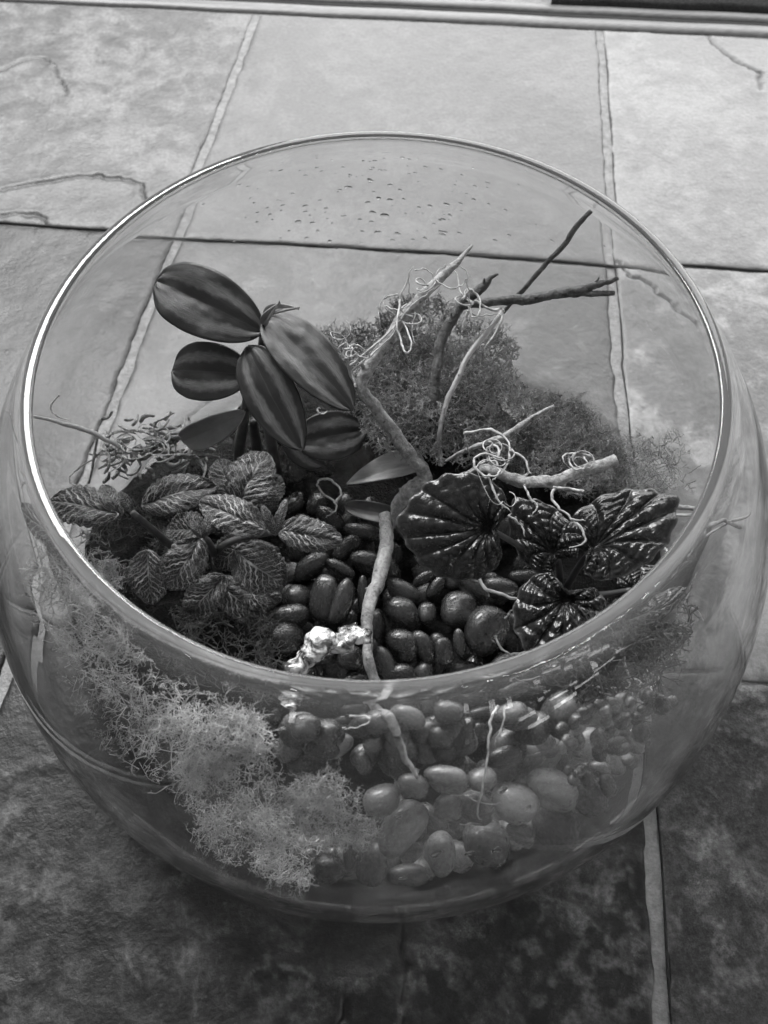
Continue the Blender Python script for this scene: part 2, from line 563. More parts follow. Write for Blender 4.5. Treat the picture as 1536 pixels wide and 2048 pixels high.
def pldist(x, y, pl):
    d = np.full(x.shape, 9.0)
    for a, b in zip(pl[:-1], pl[1:]):
        v = b - a; L = v @ v + 1e-12
        t = np.clip(((x - a[0]) * v[0] + (y - a[1]) * v[1]) / L, 0, 1)
        d = np.minimum(d, np.hypot(x - a[0] - t * v[0], y - a[1] - t * v[1]))
    return d


def tile(c, r, n, tone, blotch):
    A, B = cross(c, r), cross(c + 1, r)          # far left, far right
    D, Cc = cross(c, r + 1), cross(c + 1, r + 1)
    s = np.linspace(0, 1, n)
    su = s ** 2.2 if c == 3 else 1 - (1 - s) ** 2.2 if c == 1 else s          # finer where the tile is near
    sv = s ** 1.3 if r == 1 else s
    U, Vv = np.meshgrid(su, sv)
    eu = np.minimum(U, 1 - U); ev = np.minimum(Vv, 1 - Vv)
    gu = GW / 2 / 0.24; gv = GV / 2 / 0.24
    Ug = gu + U * (1 - 2 * gu); Vg = gv + Vv * (1 - 2 * gv)
    X = (A[0] * (1 - Ug) + B[0] * Ug) * (1 - Vg) + (D[0] * (1 - Ug) + Cc[0] * Ug) * Vg
    Y = (A[1] * (1 - Ug) + B[1] * Ug) * (1 - Vg) + (D[1] * (1 - Ug) + Cc[1] * Ug) * Vg
    edge = np.exp(-np.minimum(eu, ev) / 0.012)
    X = X + edge * (fbm(X * 90, Y * 90, 3) - 0.47) * 0.0030
    Y = Y + edge * (fbm(X * 90, Y * 90, 5) - 0.47) * 0.0030
    ee = np.minimum(eu, ev) * 0.24
    Z = -0.0010 * np.exp(-ee / 0.0012) + (fbm(X * 22, Y * 22, 17) - 0.47) * 0.0016 + (fbm(X * 140, Y * 140, 23) - 0.47) * 0.0005
    Z -= Z.mean() * 0
    wob = (fbm(X * 160, Y * 160, 31) - 0.47) * 0.006
    crack = np.zeros_like(X); chalk = np.zeros_like(X)
    for pl in CRACK:
        d = np.abs(pldist(X + wob, Y + wob, pl))
        crack = np.maximum(crack, np.exp(-(d / (0.0009 if r >= 2 else 0.0015)) ** 2))
        Z += 0.0006 * np.exp(-(d / 0.006) ** 2)
    Z -= crack * 0.0016
    if r >= 2:
        br = np.clip(fbm(X * 260, Y * 260, 41) * 3.0 - 0.95, 0, 1)
        for (px_, py_, pr_) in PATCH:
            c0 = P(px_, py_, 0)[:2]; q_ = np.hypot(X - c0[0], Y - c0[1]) / (pr_ * 0.00021)
            chalk = np.maximum(chalk, 0.8 * np.clip(1.25 - q_, 0, 1) * np.clip(fbm(X * 170, Y * 170, 47, 6) * 6.0 - 2.75, 0, 1))
        for pl in CHALK:
            d = np.abs(pldist(X + wob * 1.3, Y - wob, pl))
            chalk = np.maximum(chalk, np.exp(-(d / 0.0009) ** 2) * br)
            Z += 0.0004 * np.exp(-(d / 0.004) ** 2)
    Z = np.minimum(Z, 0.0006)
    V = np.stack([X, Y, Z], -1).reshape(-1, 3)
    i = np.arange(n * n).reshape(n, n)
    Fq = np.stack([i[:-1, :-1], i[1:, :-1], i[1:, 1:], i[:-1, 1:]], -1).reshape(-1, 4)
    loop = np.concatenate([i[0, :], i[1:, -1], i[-1, -2::-1], i[-2:0:-1, 0]])
    m = len(loop); V2 = V[loop].copy(); V2[:, 2] = -0.008
    base = len(V)
    k = np.arange(m); k2 = (k + 1) % m
    Fs = np.stack([loop[k], loop[k2], base + k2, base + k], -1)
    V = np.vstack([V, V2])
    z = np.zeros(m)
    o = obj("tile", V, np.vstack([Fq, Fs]), MAT['slate'], fl, origin=np.array([V[:, 0].mean(), V[:, 1].mean(), -0.008]),
            attr={'crack': np.concatenate([crack.ravel(), z]), 'chalk': np.concatenate([chalk.ravel(), z])})
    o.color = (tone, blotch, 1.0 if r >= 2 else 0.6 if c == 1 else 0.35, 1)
    return o


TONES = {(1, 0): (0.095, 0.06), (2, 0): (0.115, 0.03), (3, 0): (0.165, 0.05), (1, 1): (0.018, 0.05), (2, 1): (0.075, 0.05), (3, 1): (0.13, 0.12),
         (1, 2): (0.007, 0.022), (2, 2): (0.012, 0.035), (3, 2): (0.042, 0.06)}  # near and left tile greys darkened for light falloff and the bowl's shadow
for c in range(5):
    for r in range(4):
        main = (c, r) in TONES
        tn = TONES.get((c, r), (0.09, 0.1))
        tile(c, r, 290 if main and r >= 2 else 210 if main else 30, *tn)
# dark open joint down the right edge of the long grout line
jl = np.array([[colx(3, y) + 0.0028 + 0.0003 * math.sin(y * 90), y, -0.0010] for y in np.linspace(-0.5, 0.40, 90)])
V, Fc = tube(jl, [0.0007, 0.0008, 0.0005, 0.0005, 0.0004, 0.0003], 6)
obj("joint_gap", V, Fc, MAT['gap'], fl, origin=np.zeros(3))
jl = np.array([[x, rowy(1, x) + 0.0008 + 0.0004 * math.sin(x * 80), -0.0009] for x in np.linspace(-0.35, 0.55, 90)])
V, Fc = tube(jl, [0.0006, 0.0007, 0.0010, 0.0004, 0.0003], 6)
obj("joint_gap", V, Fc, MAT['gap'], fl, origin=np.zeros(3))


def slab(x0, x1, y0, y1, z0, z1, bev=0.0015, n=60, wav=0.0):
    """long strip parallel to the tile rows, with rounded top edges"""
    prof = [(y0, z0), (y0, z1 - bev), (y0 + bev, z1), (y1 - bev, z1), (y1, z1 - bev), (y1, z0)]
    V = []
    for x in np.linspace(x0, x1, n):
        q = wav * math.sin(x * 31) + wav * math.sin(x * 77 + 1)
        V += [(x, y - SL * x + q, z) for y, z in prof]
    Fc = []
    for i in range(n - 1):
        for j in range(5):
            Fc.append((i * 6 + j, (i + 1) * 6 + j, (i + 1) * 6 + j + 1, i * 6 + j + 1))
    return np.array(V), Fc


th = empty("threshold", (0.2, 0.44, -0.008))
tag(th, "pale door threshold strip with dark grooves beyond the tiles", kind='structure')
V, Fc = slab(-0.75, 0.75, 0.4330, 0.4445, -0.008, 0.0008, wav=0.0003); obj("strip", V, Fc, MAT['strip'], th)
V, Fc = slab(-0.75, 0.75, 0.4448, 0.4500, -0.008, -0.0005, 0.0006); obj("groove", V, Fc, MAT['gap'], th)
V, Fc = slab(-0.75, 0.75, 0.4504, 0.4590, -0.008, 0.0012, wav=0.0003); obj("strip", V, Fc, MAT['strip'], th)
V, Fc = slab(0.125, 0.75, 0.4600, 0.62, -0.008, 0.005, wav=0.001)
o = obj("door_mat", V, Fc, MAT['mat']); tag(o, "dark coarse mat at the far edge of the tiled floor", "mat")


# ------------------------------------------------------------------ the glass bowl
def lathe(prof, n=224, wob=0.0):
    prof = np.array(prof); k = len(prof)
    th_ = np.linspace(0, 2 * np.pi, n, endpoint=False)
    wb = 1 + wob * (np.sin(2 * th_ + 0.7) + 0.6 * np.sin(3 * th_ + 2.0))
    V = np.stack([np.outer(np.cos(th_) * wb, prof[:, 0]), np.outer(np.sin(th_) * wb, prof[:, 0]), np.tile(prof[:, 1], (n, 1))], -1).reshape(-1, 3)
    i = np.arange(n * k).reshape(n, k); j = np.roll(i, -1, 0)
    Fq = np.stack([i[:, :-1], j[:, :-1], j[:, 1:], i[:, 1:]], -1).reshape(-1, 4)
    return V, Fq


outer = [(0.0004, 0.0015), (0.05, 0.0012), (0.10, 0.0008), (0.112, 0.0002), (0.1155, 0.0002), (0.1178, 0.0008)]
outer += [(r_out(z), z) for z in np.concatenate([np.linspace(0.0022, 0.012, 9), np.linspace(0.014, 0.138, 56)])]
bc, br = (RRIM - 0.0002, HRIM - 0.0002), 0.0021
sg = lambda v: math.copysign(abs(v) ** 0.74, v)
outer += [(bc[0] + br * sg(math.cos(a)) - 0.55 * br * sg(math.sin(a)), bc[1] + 1.15 * br * sg(math.sin(a))) for a in np.radians(np.linspace(-8, 188, 40))]
inner = [(r_in(z) - 0.0010 * max(0.0, (z - 0.125) / 0.0135), z) for z in np.concatenate([np.linspace(0.1380, 0.016, 56)])]
rI = r_in(0.016)
inner += [(rI - 0.007 * (1 - math.cos(a)) - 0.004 * math.sin(a), 0.016 - 0.007 * math.sin(a)) for a in np.radians(np.linspace(12, 90, 8))]
inner += [(0.09, 0.0085), (0.05, 0.008), (0.0004, 0.008)]
V, Fq = lathe(outer + inner, wob=0.0012)
bowl = obj("glass_bowl", V, Fq, MAT['glass'], origin=np.zeros(3))
tag(bowl, "round clear glass terrarium bowl with a wide open rim, standing on slate tiles", "bowl")


def dome_mesh(seed):
    V = [(0, 0, 1.0)]; Fc = []
    R, S = 5, 12
    g = np.random.default_rng(seed)
    ph = g.uniform(0, 6.28, 3)
    for i in range(1, R + 1):
        a = i / R * math.pi / 2
        for j in range(S):
            t = j / S * 2 * math.pi
            k = 1 + 0.14 * math.sin(2 * t + ph[0]) + 0.08 * math.sin(3 * t + ph[1])
            V.append((math.sin(a) * math.cos(t) * k, math.sin(a) * math.sin(t) * k, math.cos(a)))
    for j in range(S): Fc.append((0, 1 + j, 1 + (j + 1) % S))
    for i in range(R - 1):
        for j in range(S):
            Fc.append((1 + i * S + j, 1 + (i + 1) * S + j, 1 + (i + 1) * S + (j + 1) % S, 1 + i * S + (j + 1) % S))
    Fc.append(tuple(1 + (R - 1) * S + j for j in range(S))[::-1])
    return make_mesh("water_droplet", V, Fc, MAT['water'])


DM = [dome_mesh(k) for k in range(4)]


def back_hit(x, y):
    """where the pixel's ray leaves through the inner wall at the far side"""
    d = ray(x, y); t = 0.15; inside = False; last = None
    while t < 0.6:
        p = CAM + d * t
        ins = p[2] < HRIM and p[2] > 0.009 and math.hypot(p[0], p[1]) < r_in(p[2])
        if ins: inside = True
        elif inside: return last
        last = p; t += 0.0004
    return last


def droplet(p, size, h, k):
    z = p[2]; e = 0.002
    dr = (r_in(z + e) - r_in(z - e)) / (2 * e)
    rad = np.array([p[0], p[1], 0]) / math.hypot(p[0], p[1])
    nrm = -(rad - np.array([0, 0, dr])); nrm /= np.linalg.norm(nrm)
    o = bpy.data.objects.new("water_droplet", DM[k % 4])
    COL.objects.link(o); o.parent = bowl
    o.location = [float(v) for v in rad * (r_in(z) + 0.0002) + np.array([0, 0, z]) + nrm * 0.00025]
    q = Vector(nrm).to_track_quat('Z', 'Y')
    o.rotation_euler = q.to_euler()
    o.scale = (size, size * rng.uniform(0.8, 1.3), h)


drops = [(745, 425, 14), (770, 432, 17), (780, 400, 12), (755, 465, 14), (795, 468, 13), (597, 445, 13), (625, 446, 10), (610, 412, 11), (700, 375, 10),
         (740, 360, 9), (680, 380, 9), (780, 370, 10), (800, 380, 9), (860, 412, 10), (893, 408, 12), (885, 440, 11), (850, 478, 10), (885, 470, 13),
         (760, 340, 8), (745, 335, 8), (700, 350, 8), (830, 345, 8), (890, 465, 10), (735, 405, 10), (720, 440, 9), (950, 372, 8), (975, 365, 9), (1010, 420, 8), (540, 430, 8), (515, 425, 8)]
for k, (x, y, s) in enumerate(drops):
    p = back_hit(x, y); sz = s * pxm(p) * 0.52
    droplet(p, sz, sz * 0.21, k)
for k in range(120):
    x = rng.normal(760, 170); y = rng.uniform(310, 500)
    p = back_hit(x, y); sz = rng.uniform(3, 8) * pxm(p) * 0.6
    droplet(p, sz, sz * 0.21, k)
for k, (x, y, s) in enumerate([(797, 1625, 18), (870, 1697, 24), (938, 1697, 20), (990, 1690, 20), (1052, 1610, 18), (1002, 1572, 20), (805, 1746, 16), (1040, 1635, 10), (935, 1725, 10), (760, 1600, 9)]):
    p = G(x, y, 0.0); sz = s * pxm(p) * 0.5
    droplet(p, sz, sz * 0.4, k)

# ------------------------------------------------------------------ soil bed: a low mound whose edge follows the planting
edge_px = [(135, 1330), (100, 1200), (110, 1080), (190, 1000), (280, 925), (400, 860), (520, 760), (640, 740), (760, 720), (900, 720), (990, 780), (1080, 860), (1200, 930),
           (1330, 960), (1330, 1060), (1330, 1150), (1362, 1270), (1340, 1400), (1290, 1510), (1195, 1610), (1080, 1690), (920, 1735), (760, 1745), (600, 1740), (430, 1690), (280, 1560), (180, 1470)]
edge = np.array([P(x, y, 0.024)[:2] for x, y in edge_px])
rr = np.hypot(edge[:, 0], edge[:, 1]); edge *= np.minimum(1, np.where((edge[:, 1] < -0.03) & (edge[:, 0] > -0.06), 0.104, 0.127) / rr)[:, None]
el = smooth_line(np.vstack([edge, edge[:1]]), 8)[:-1]
n = len(el); cen = np.array([0.0, -0.02])
rings = np.linspace(1, 0.02, 26)
V = []
for k, s in enumerate([1.0, 1.0, 0.985] + list(rings[1:])):
    q = cen + (el - cen) * s
    if k == 0: z = np.full(n, 0.0095)
    elif k == 1: z = np.full(n, 0.015)
    else:
        dd = (1 - s)
        z = 0.016 + 0.023 * np.minimum(1, dd / 0.3) ** 0.8 + (fbm(q[:, 0] * 180, q[:, 1] * 180, 51) - 0.47) * 0.010
    if k > 1: q = q + np.stack([(fbm(q[:, 0] * 300, q[:, 1] * 300, 5) - .47), (fbm(q[:, 0] * 300, q[:, 1] * 300, 6) - .47)], -1) * 0.004
    V.append(np.column_stack([q, z]))
K = len(V); V = np.vstack(V)
i = np.arange(n * K).reshape(K, n); j = np.roll(i, -1, 1)
Fq = [tuple(r) for r in np.stack([i[:-1], j[:-1], j[1:], i[1:]], -1).reshape(-1, 4)]
Fq += [tuple(i[-1]), tuple(i[0])[::-1]]
soil = obj("soil", V, Fq, MAT['soil'])
tag(soil, "dark damp soil under the plants in the glass bowl", kind='stuff')


# ------------------------------------------------------------------ pebbles
def ico():
    import bmesh
    bm = bmesh.new(); bmesh.ops.create_icosphere(bm, subdivisions=3, radius=1)
    V = np.array([v.co[:] for v in bm.verts]); Fc = [tuple(v.index for v in f.verts) for f in bm.faces]; bm.free()
    return V, np.array(Fc)


IV, IF = ico()
PM = {}
for mk in ('pebble', 'pebble_mid', 'pebble_grey', 'pebble_pale'):
    PM[mk] = []
    for k in range(7):
        g = np.random.default_rng(k + 5)
        c = g.normal(size=(5, 3)); c /= np.linalg.norm(c, axis=1)[:, None]
        s = 1 + sum(0.11 * g.normal() * np.sin(2.2 * (IV @ c[q]) + g.uniform(0, 6)) for q in range(5))
        Vp = IV * s[:, None]
        Vp = np.sign(Vp) * np.abs(Vp) ** 0.93
        PM[mk].append(make_mesh("pebble", Vp, IF, MAT[mk]))


def pebble(p, a, b, ang, label, mk='pebble', group="dark polished pebbles in the bowl", c=None, tilt=0.0):
    """a, b = half axes in reference pixels as seen, ang in degrees clockwise"""
    k = pxm(p); t = math.radians(ang)
    e1 = rt * math.cos(t) - up * math.sin(t); e2 = rt * math.sin(t) + up * math.cos(t); e3 = np.cross(e1, e2)
    o = bpy.data.objects.new("pebble", PM[mk][int(rng.integers(7))])
    COL.objects.link(o)
    R = Matrix((e1, e2, e3)).transposed()
    sx, sy, sz = a * k, b * k, (c or min(a, b) * 0.85) * k
    p = np.array(p, float)
    if group != "dark polished pebbles in the bowl":      # rest against the glass, not in it
        ax3 = (e1 * sx * 1.12, e2 * sy * 1.12, e3 * sz * 1.12)
        for _ in range(30):
            z = min(max(p[2], 0.0095), 0.135); dr = (r_in(z + 0.001) - r_in(z - 0.001)) / 0.002
            rad = np.array([p[0], p[1], 0]) / math.hypot(p[0], p[1]); nn = rad - np.array([0, 0, dr]); nl = np.linalg.norm(nn); nn /= nl
            gap = (r_in(z) - (0.005 if z < 0.016 else 0) - math.hypot(p[0], p[1])) / nl
            need = math.sqrt(sum(float(v @ nn) ** 2 for v in ax3)) + 0.0004
            if gap < need: p -= rad * min(0.002, (need - gap) * 1.05)
            nz = math.sqrt(sum(float(v[2]) ** 2 for v in ax3)) + 0.0088
            if p[2] < nz: p[2] = nz
    o.matrix_world = Matrix.Translation(Vector(p)) @ R.to_4x4() @ Matrix.Diagonal((sx, sy, sz, 1))
    tag(o, label, "pebble", group)
    return o


open_p = [(694, 1098, 38, 20, -45), (624, 1135, 44, 24, -40), (648, 1194, 56, 26, -80), (686, 1207, 50, 21, -72), (725, 1184, 36, 12, -85), (682, 1142, 32, 14, 25),
          (728, 1064, 37, 20, 15), (735, 1126, 32, 20, 0), (594, 1194, 28, 26, 0), (585, 1232, 36, 29, 5), (568, 1278, 38, 35, 0), (803, 1233, 34, 32, 0), (855, 1227, 22, 21, 0),
          (803, 1184, 38, 20, 25), (871, 1175, 32, 15, -60), (946, 1178, 38, 18, 30), (848, 1158, 28, 13, -35), (920, 1220, 42, 35, 5), (757, 1250, 36, 16, 80), (770, 1328, 38, 20, 70),
          (806, 1295, 32, 30, 0), (848, 1295, 38, 22, 60), (889, 1305, 34, 17, 80), (920, 1288, 28, 14, 85), (930, 1344, 38, 22, 5), (848, 1350, 32, 22, 80), (806, 1354, 32, 26, 0),
          (702, 1318, 28, 26, 0), (712, 1363, 28, 18, 0), (975, 1260, 54, 44, -60), (660, 1045, 34, 20, 30), (590, 935, 36, 24, 70), (640, 930, 34, 22, 40), (1000, 1180, 36, 22, 10),
          (900, 1160, 28, 18, 20), (780, 1140, 30, 20, 60), (1010, 1330, 34, 22, -20), (960, 1390, 40, 26, 0), (880, 1400, 36, 26, 0), (640, 1300, 34, 26, 10), (600, 1340, 34, 24, 0)]
open_l = ["short dark pebble pointing up right beside the tip of the rightmost veined leaf", "oval dark pebble tucked under the lower right veined leaf", "longest upright dark pebble left of the pale stem, with a speckled face",
          "slim upright dark pebble just right of the longest upright one", "thin sliver of a dark pebble standing against the left side of the pale stem", "narrow dark pebble lying flat above the longest upright one",
          "dull flat pebble under the narrow dry leaf beside the pale stem", "dark pebble half under the pale stem at its thickest stretch", "rounded dark pebble crossed by a thin pale hair left of the long upright pebbles",
          "broad dark pebble below the one crossed by a pale hair", "large round dark pebble left of the white root piece", "round disc pebble with a pale rim just right of the pale stem", "smallest round pebble between the disc pebble and the broad wrinkled one",
          "flat dark pebble lying above the disc pebble right of the pale stem", "slim speckled pebble slanting up right under the big rippled leaf", "long dark pebble slanting down right under the edge of the big rippled leaf",
          "small narrow pebble just under the bottom edge of the big rippled leaf", "broad wet pebble with a bright bar and water spots, right of the disc pebble", "narrow upright dark pebble touching the right side of the pale stem",
          "upright dark pebble right of the lower end of the pale stem", "round dark pebble behind the slanting striped one near the front rim", "slanting oval pebble with a pale stripe near the middle of the front rim",
          "slim upright pebble just right of the slanting oval one", "thin dark upright pebble beside the large black one at the right", "flat oval pebble with a pale outline touching the front rim at the right", "small upright pebble at the front rim with a bright streak",
          "dark round pebble at the front rim, right of the pale stem's end", "dark pebble in the crook of the white root piece", "small dark pebble at the front rim between root piece and pale stem", "largest black pebble, left of the lowest rippled leaf"]
for k, (x, y, a, b, t) in enumerate(open_p):
    p = P(x, y, 0.050 + rng.uniform(-0.002, 0.002) - (0.006 if y > 1330 else 0))
    pebble(p, a, b, t, open_l[k] if k < len(open_l) else "small dark wet pebble in shade at the edge of the open pebbles")
# a hidden lower layer fills the gaps between them
for gx in range(540, 1080, 50):
    for gy in range(1010, 1480, 48):
        x = gx + rng.uniform(-16, 16); y = gy + rng.uniform(-16, 16)
        pebble(P(x, y, 0.041 + rng.uniform(-0.002, 0.002)), rng.uniform(24, 38), rng.uniform(16, 25), rng.uniform(0, 180), "small dark pebble half hidden beneath the top layer of pebbles")

front = [(843, 1494, 38, 36, 0, 1), (912, 1477, 48, 36, -10, 1), (749, 1477, 22, 24, 0, 0), (727, 1520, 28, 18, 80, 0), (788, 1505, 30, 16, 70, 0), (650, 1483, 60, 32, 0, 1), (616, 1527, 44, 32, 0, 1),
         (766, 1593, 38, 36, 0, 1), (827, 1566, 36, 26, 25, 0), (893, 1555, 46, 27, 0, 0), (960, 1555, 32, 26, -20, 0), (807, 1649, 68, 43, -50, 1), (896, 1610, 32, 32, 0, 0), (948, 1610, 42, 32, 0, 0),
         (1031, 1599, 48, 47, 30, 1), (968, 1682, 50, 47, 0, 1), (882, 1704, 46, 33, 80, 1), (816, 1743, 46, 23, 0, 1), (741, 1726, 40, 28, 85, 0), (698, 1721, 34, 12, 88, 0), (655, 1732, 36, 29, 10, 0),
         (816, 1698, 28, 20, 0, 0), (1109, 1649, 54, 40, 60, 0), (1170, 1593, 42, 35, 45, 0), (1103, 1577, 52, 38, 0, 1), (1076, 1505, 50, 38, 0, 2), (1170, 1483, 34, 36, 0, 2), (1236, 1427, 36, 42, 0, 2),
         (1269, 1494, 28, 18, 25, 0), (1231, 1527, 28, 16, 65, 0), (1214, 1571, 28, 16, 70, 0), (1164, 1416, 26, 18, -20, 0), (1286, 1450, 28, 16, -60, 0), (1015, 1488, 42, 46, 0, 0), (1300, 1410, 24, 16, -50, 0),
         (1120, 1440, 30, 24, 0, 0), (1040, 1660, 30, 22, 30, 0), (1200, 1540, 22, 16, 0, 0)]
special = {(1031, 1599): "large round grey pebble with water beads, right of the hanging tendril on the front glass",
           (968, 1682): "broad grey pebble at the foot of the front glass just below the hanging tendril",
           (807, 1649): "long bean shaped grey pebble leaning on the front glass beside the moss tip",
           (896, 1610): "small round disc pebble with a dark rim between the bean pebble and the fibres",
           (882, 1704): "upright oval pebble with one large water bead at the bottom of the front glass",
           (816, 1743): "flat oval pebble lying lowest at the bottom of the front glass",
           (1109, 1649): "smooth dark oval pebble with a bright right edge behind the lower right glass",
           (1170, 1593): "rounded dark pebble with a pale rim, rightmost of the large ones on the glass",
           (1076, 1505): "pale cloudy pebble below the bright reflections on the right of the bowl",
           (1170, 1483): "pale cloudy pebble beside small bright specks in the right of the bowl",
           (843, 1494): "rounded pebble beside the lower end of the pale stem behind the front glass",
           (912, 1477): "broad flat pebble left of the hanging tendril, high behind the front glass",
           (650, 1483): "wide hazy pebble right of the moss, just under the front rim",
           (616, 1527): "hazy oval pebble touching the top of the small moss tip",
           (766, 1593): "round pebble directly above the end of the small moss tip",
           (1103, 1577): "wide grey pebble between the large round pebble and the rightmost pale rimmed one",
           (741, 1726): "upright grey pebble at the bottom of the glass, left of the lowest flat oval",
           (655, 1732): "dark oval pebble at the bottom of the glass beside the foot of the moss",
           (698, 1721): "thin upright pebble squeezed between two others at the bottom of the glass",
           (827, 1566): "small slanting pebble at the very end of the pale stem",
           (749, 1477): "small upright pebble left of the pale stem behind the front glass",
           (948, 1610): "fibre covered pebble between the small disc and the large round pebble",
           (1236, 1427): "blurred pale pebble high on the right under the curled tendril"}
for x, y, a, b, t, kd in front:
    off = min(a, b) * 0.00017 * 0.9
    p = G(x, y, off + (0.012 if y < 1545 else 0.0005))
    mk = ('pebble_mid', 'pebble_grey', 'pebble_pale')[kd]
    lab = special.get((x, y))
    pebble(p, a * 0.93, b * 0.93, t, lab or ("grey rounded pebble seen through the front wall of the bowl" if kd else "small dark pebble seen through the front wall of the bowl"), mk,
           "pebbles behind the front glass", c=min(a, b) * 0.75)
for k in range(150):
    x = rng.uniform(560, 1320); y = rng.uniform(1400, 1740)
    if y > 1745 - abs(x - 760) ** 2 * 0.00055 or (x < 780 and 1530 < y < 1700): continue
    p = G(x, y, (0.023 if y > 1540 else 0.013) + rng.uniform(0, 0.006))
    if p[2] < 0.014: continue
    f_ = 0.6 if x > 1130 else 1.25
    pebble(p, f_ * rng.uniform(22, 36), f_ * rng.uniform(16, 26), rng.uniform(0, 180), "small dark pebble seen through the front wall of the bowl", 'pebble_mid' if rng.random() < 0.4 else 'pebble', "pebbles behind the front glass")

for k in range(90):                                   # a bank of small dark stones against the right of the glass
    x = rng.uniform(1120, 1345); y = rng.uniform(1385, 1600)
    if (x - 1100) * 0.85 + (y - 1385) > 235 or (x - 1100) * 0.5 + (y - 1385) < 60: continue
    p = G(x, y, 0.004 + rng.uniform(0, 0.006))
    pebble(p, rng.uniform(12, 22), rng.uniform(9, 15), rng.uniform(0, 180), "small dark glossy stone in the bank against the right side of the glass", 'pebble', "small stones banked at the right glass")


# ------------------------------------------------------------------ leaves
def leaf(base, tip, width, nrm, a=0.55, b=0.6, arch=0.1, cup=0.12, nv=36, nu=20, thick=0.0004, crinkle=0.0, ser=0.0, seed=0, fold=0.02, curl=0.0):
    """width in metres; returns V, faces, uv of a thin closed leaf blade"""
    base = np.asarray(base, float); tip = np.asarray(tip, float); nrm = np.asarray(nrm, float)
    ax = tip - base; L = np.linalg.norm(ax); ax /= L
    nrm = nrm - ax * (nrm @ ax); nrm /= np.linalg.norm(nrm)
    sd = np.cross(nrm, ax)
    v = np.linspace(0.0, 1, nv); u = np.linspace(-1, 1, nu)
    wv = (v + 1e-4) ** a * (1 - v + 1e-4) ** b
    wv = wv / wv.max() * width / 2
    if ser: wv = wv * (1 + ser * np.abs(np.sin(v * 34)) - ser)
    UU, VV = np.meshgrid(u, v)
    W = wv[:, None]
    h = L * arch * (4 * VV * (1 - VV)) - L * curl * VV ** 2
    au = np.abs(UU)
    lift = cup * W * au ** 1.7 * 2 - fold * width * np.exp(-(UU / 0.12) ** 2)
    wav = (fbm(UU * 1.7 + 5, VV * 3.1, seed, 3) - 0.45) * width * (0.36 if crinkle else 0.10)
    if crinkle:
        ph = (VV - 0.30 * au ** 0.85) * 8.0
        wav = wav + crinkle * width * np.abs(np.sin(np.pi * ph)) * au ** 0.4 * (1 - au ** 3 * 0.5)
        wav = wav + crinkle * width * 0.8 * np.sin(VV * 13 + seed) * au ** 3
    Pt = base + ax * (VV * L)[..., None] + sd * (UU * W)[..., None] + nrm * (h + lift + wav)[..., None]
    du = np.gradient(Pt, axis=1); dv = np.gradient(Pt, axis=0)
    nn = np.cross(du, dv); ln = np.linalg.norm(nn, axis=-1, keepdims=True); nn = nn / np.maximum(ln, 1e-12)
    top = Pt.reshape(-1, 3); bot = (Pt - nn * thick).reshape(-1, 3)
    uv = np.stack([(UU + 1) / 2, VV], -1).reshape(-1, 2)
    i = np.arange(nv * nu).reshape(nv, nu); N = nv * nu
    f1 = np.stack([i[:-1, :-1], i[:-1, 1:], i[1:, 1:], i[1:, :-1]], -1).reshape(-1, 4)
    f2 = f1[:, ::-1] + N
    lp = np.concatenate([i[0, :], i[1:, -1], i[-1, -2::-1], i[-2:0:-1, 0]]); l2 = np.roll(lp, -1)
    f3 = np.stack([l2, lp, lp + N, l2 + N], -1)
    return np.vstack([top, bot]), np.vstack([f1, f2, f3]), np.vstack([uv, uv])


def toward(p, tilt=(0, 0, 0)):
    v = CAM - np.asarray(p); v /= np.linalg.norm(v)
    return v + np.asarray(tilt, float)


def stem(name, lst, px, mat, parent, k=8, rough=0.1):
    q = smooth_line(pts(lst), 7)
    r = np.array(px) * 0.5 * pxm(q.mean(0))
    V, Fc = tube(q, r, k, rough, len(lst))
    return obj(name, V, Fc, mat, parent)


# striped plant
sp = empty("striped_plant", P(590, 960, 0.038), "tall plant with broad dark leaves striped lengthwise, at the back left of the bowl", "plant")
stem("stem", [(560, 970, 0.036), (545, 900, 0.06), (530, 800, 0.085), (525, 700, 0.105), (530, 650, 0.113)], [26, 24, 20, 14], MAT['stem'], sp)
stem("stem", [(480, 960, 0.036), (478, 900, 0.05), (486, 850, 0.068), (500, 760, 0.09)], [24, 22, 16], MAT['stem'], sp)
stem("stem", [(520, 950, 0.036), (512, 890, 0.05), (505, 840, 0.065)], [26, 22, 18], MAT['stem_dark'], sp)
LV = [  # base px,z  tip px,z  width px, tilt, a, b, arch, cup, seed
    ((526, 664, 0.112), (315, 564, 0.118), 136, (0.0, -0.1, 0.35), 0.55, 0.42, 0.07, 0.03, 1),
    ((532, 634, 0.114), (706, 822, 0.102), 112, (0.35, 0.0, 0.2), 0.5, 0.62, 0.06, 0.05, 2),
    ((496, 694, 0.108), (604, 900, 0.090), 108, (-0.3, 0.1, 0.1), 0.48, 0.62, 0.06, 0.06, 3),
    ((500, 750, 0.100), (347, 742, 0.094), 118, (-0.1, 0.0, 0.3), 0.5, 0.42, 0.07, 0.03, 4),
    ((592, 885, 0.075), (728, 862, 0.070), 100, (0.1, 0.0, 0.3), 0.5, 0.5, 0.05, 0.05, 6),
    ((570, 860, 0.072), (650, 930, 0.062), 80, (0.1, 0.0, 0.3), 0.5, 0.5, 0.05, 0.05, 7),
]
for b_, t_, wd, tl, a, b, ar, cu, sd in LV:
    B, T = P(*b_), P(*t_)
    V, Fq, uv = leaf(B, T, wd * pxm((B + T) / 2), toward((B + T) / 2, tl), a, b, ar, cu, 44, 24, seed=sd, fold=0.012, thick=0.0007)
    obj("leaf", V, Fq, MAT['striped'], sp, uv=uv)
B, T = P(488, 822, 0.085), P(366, 880, 0.07)
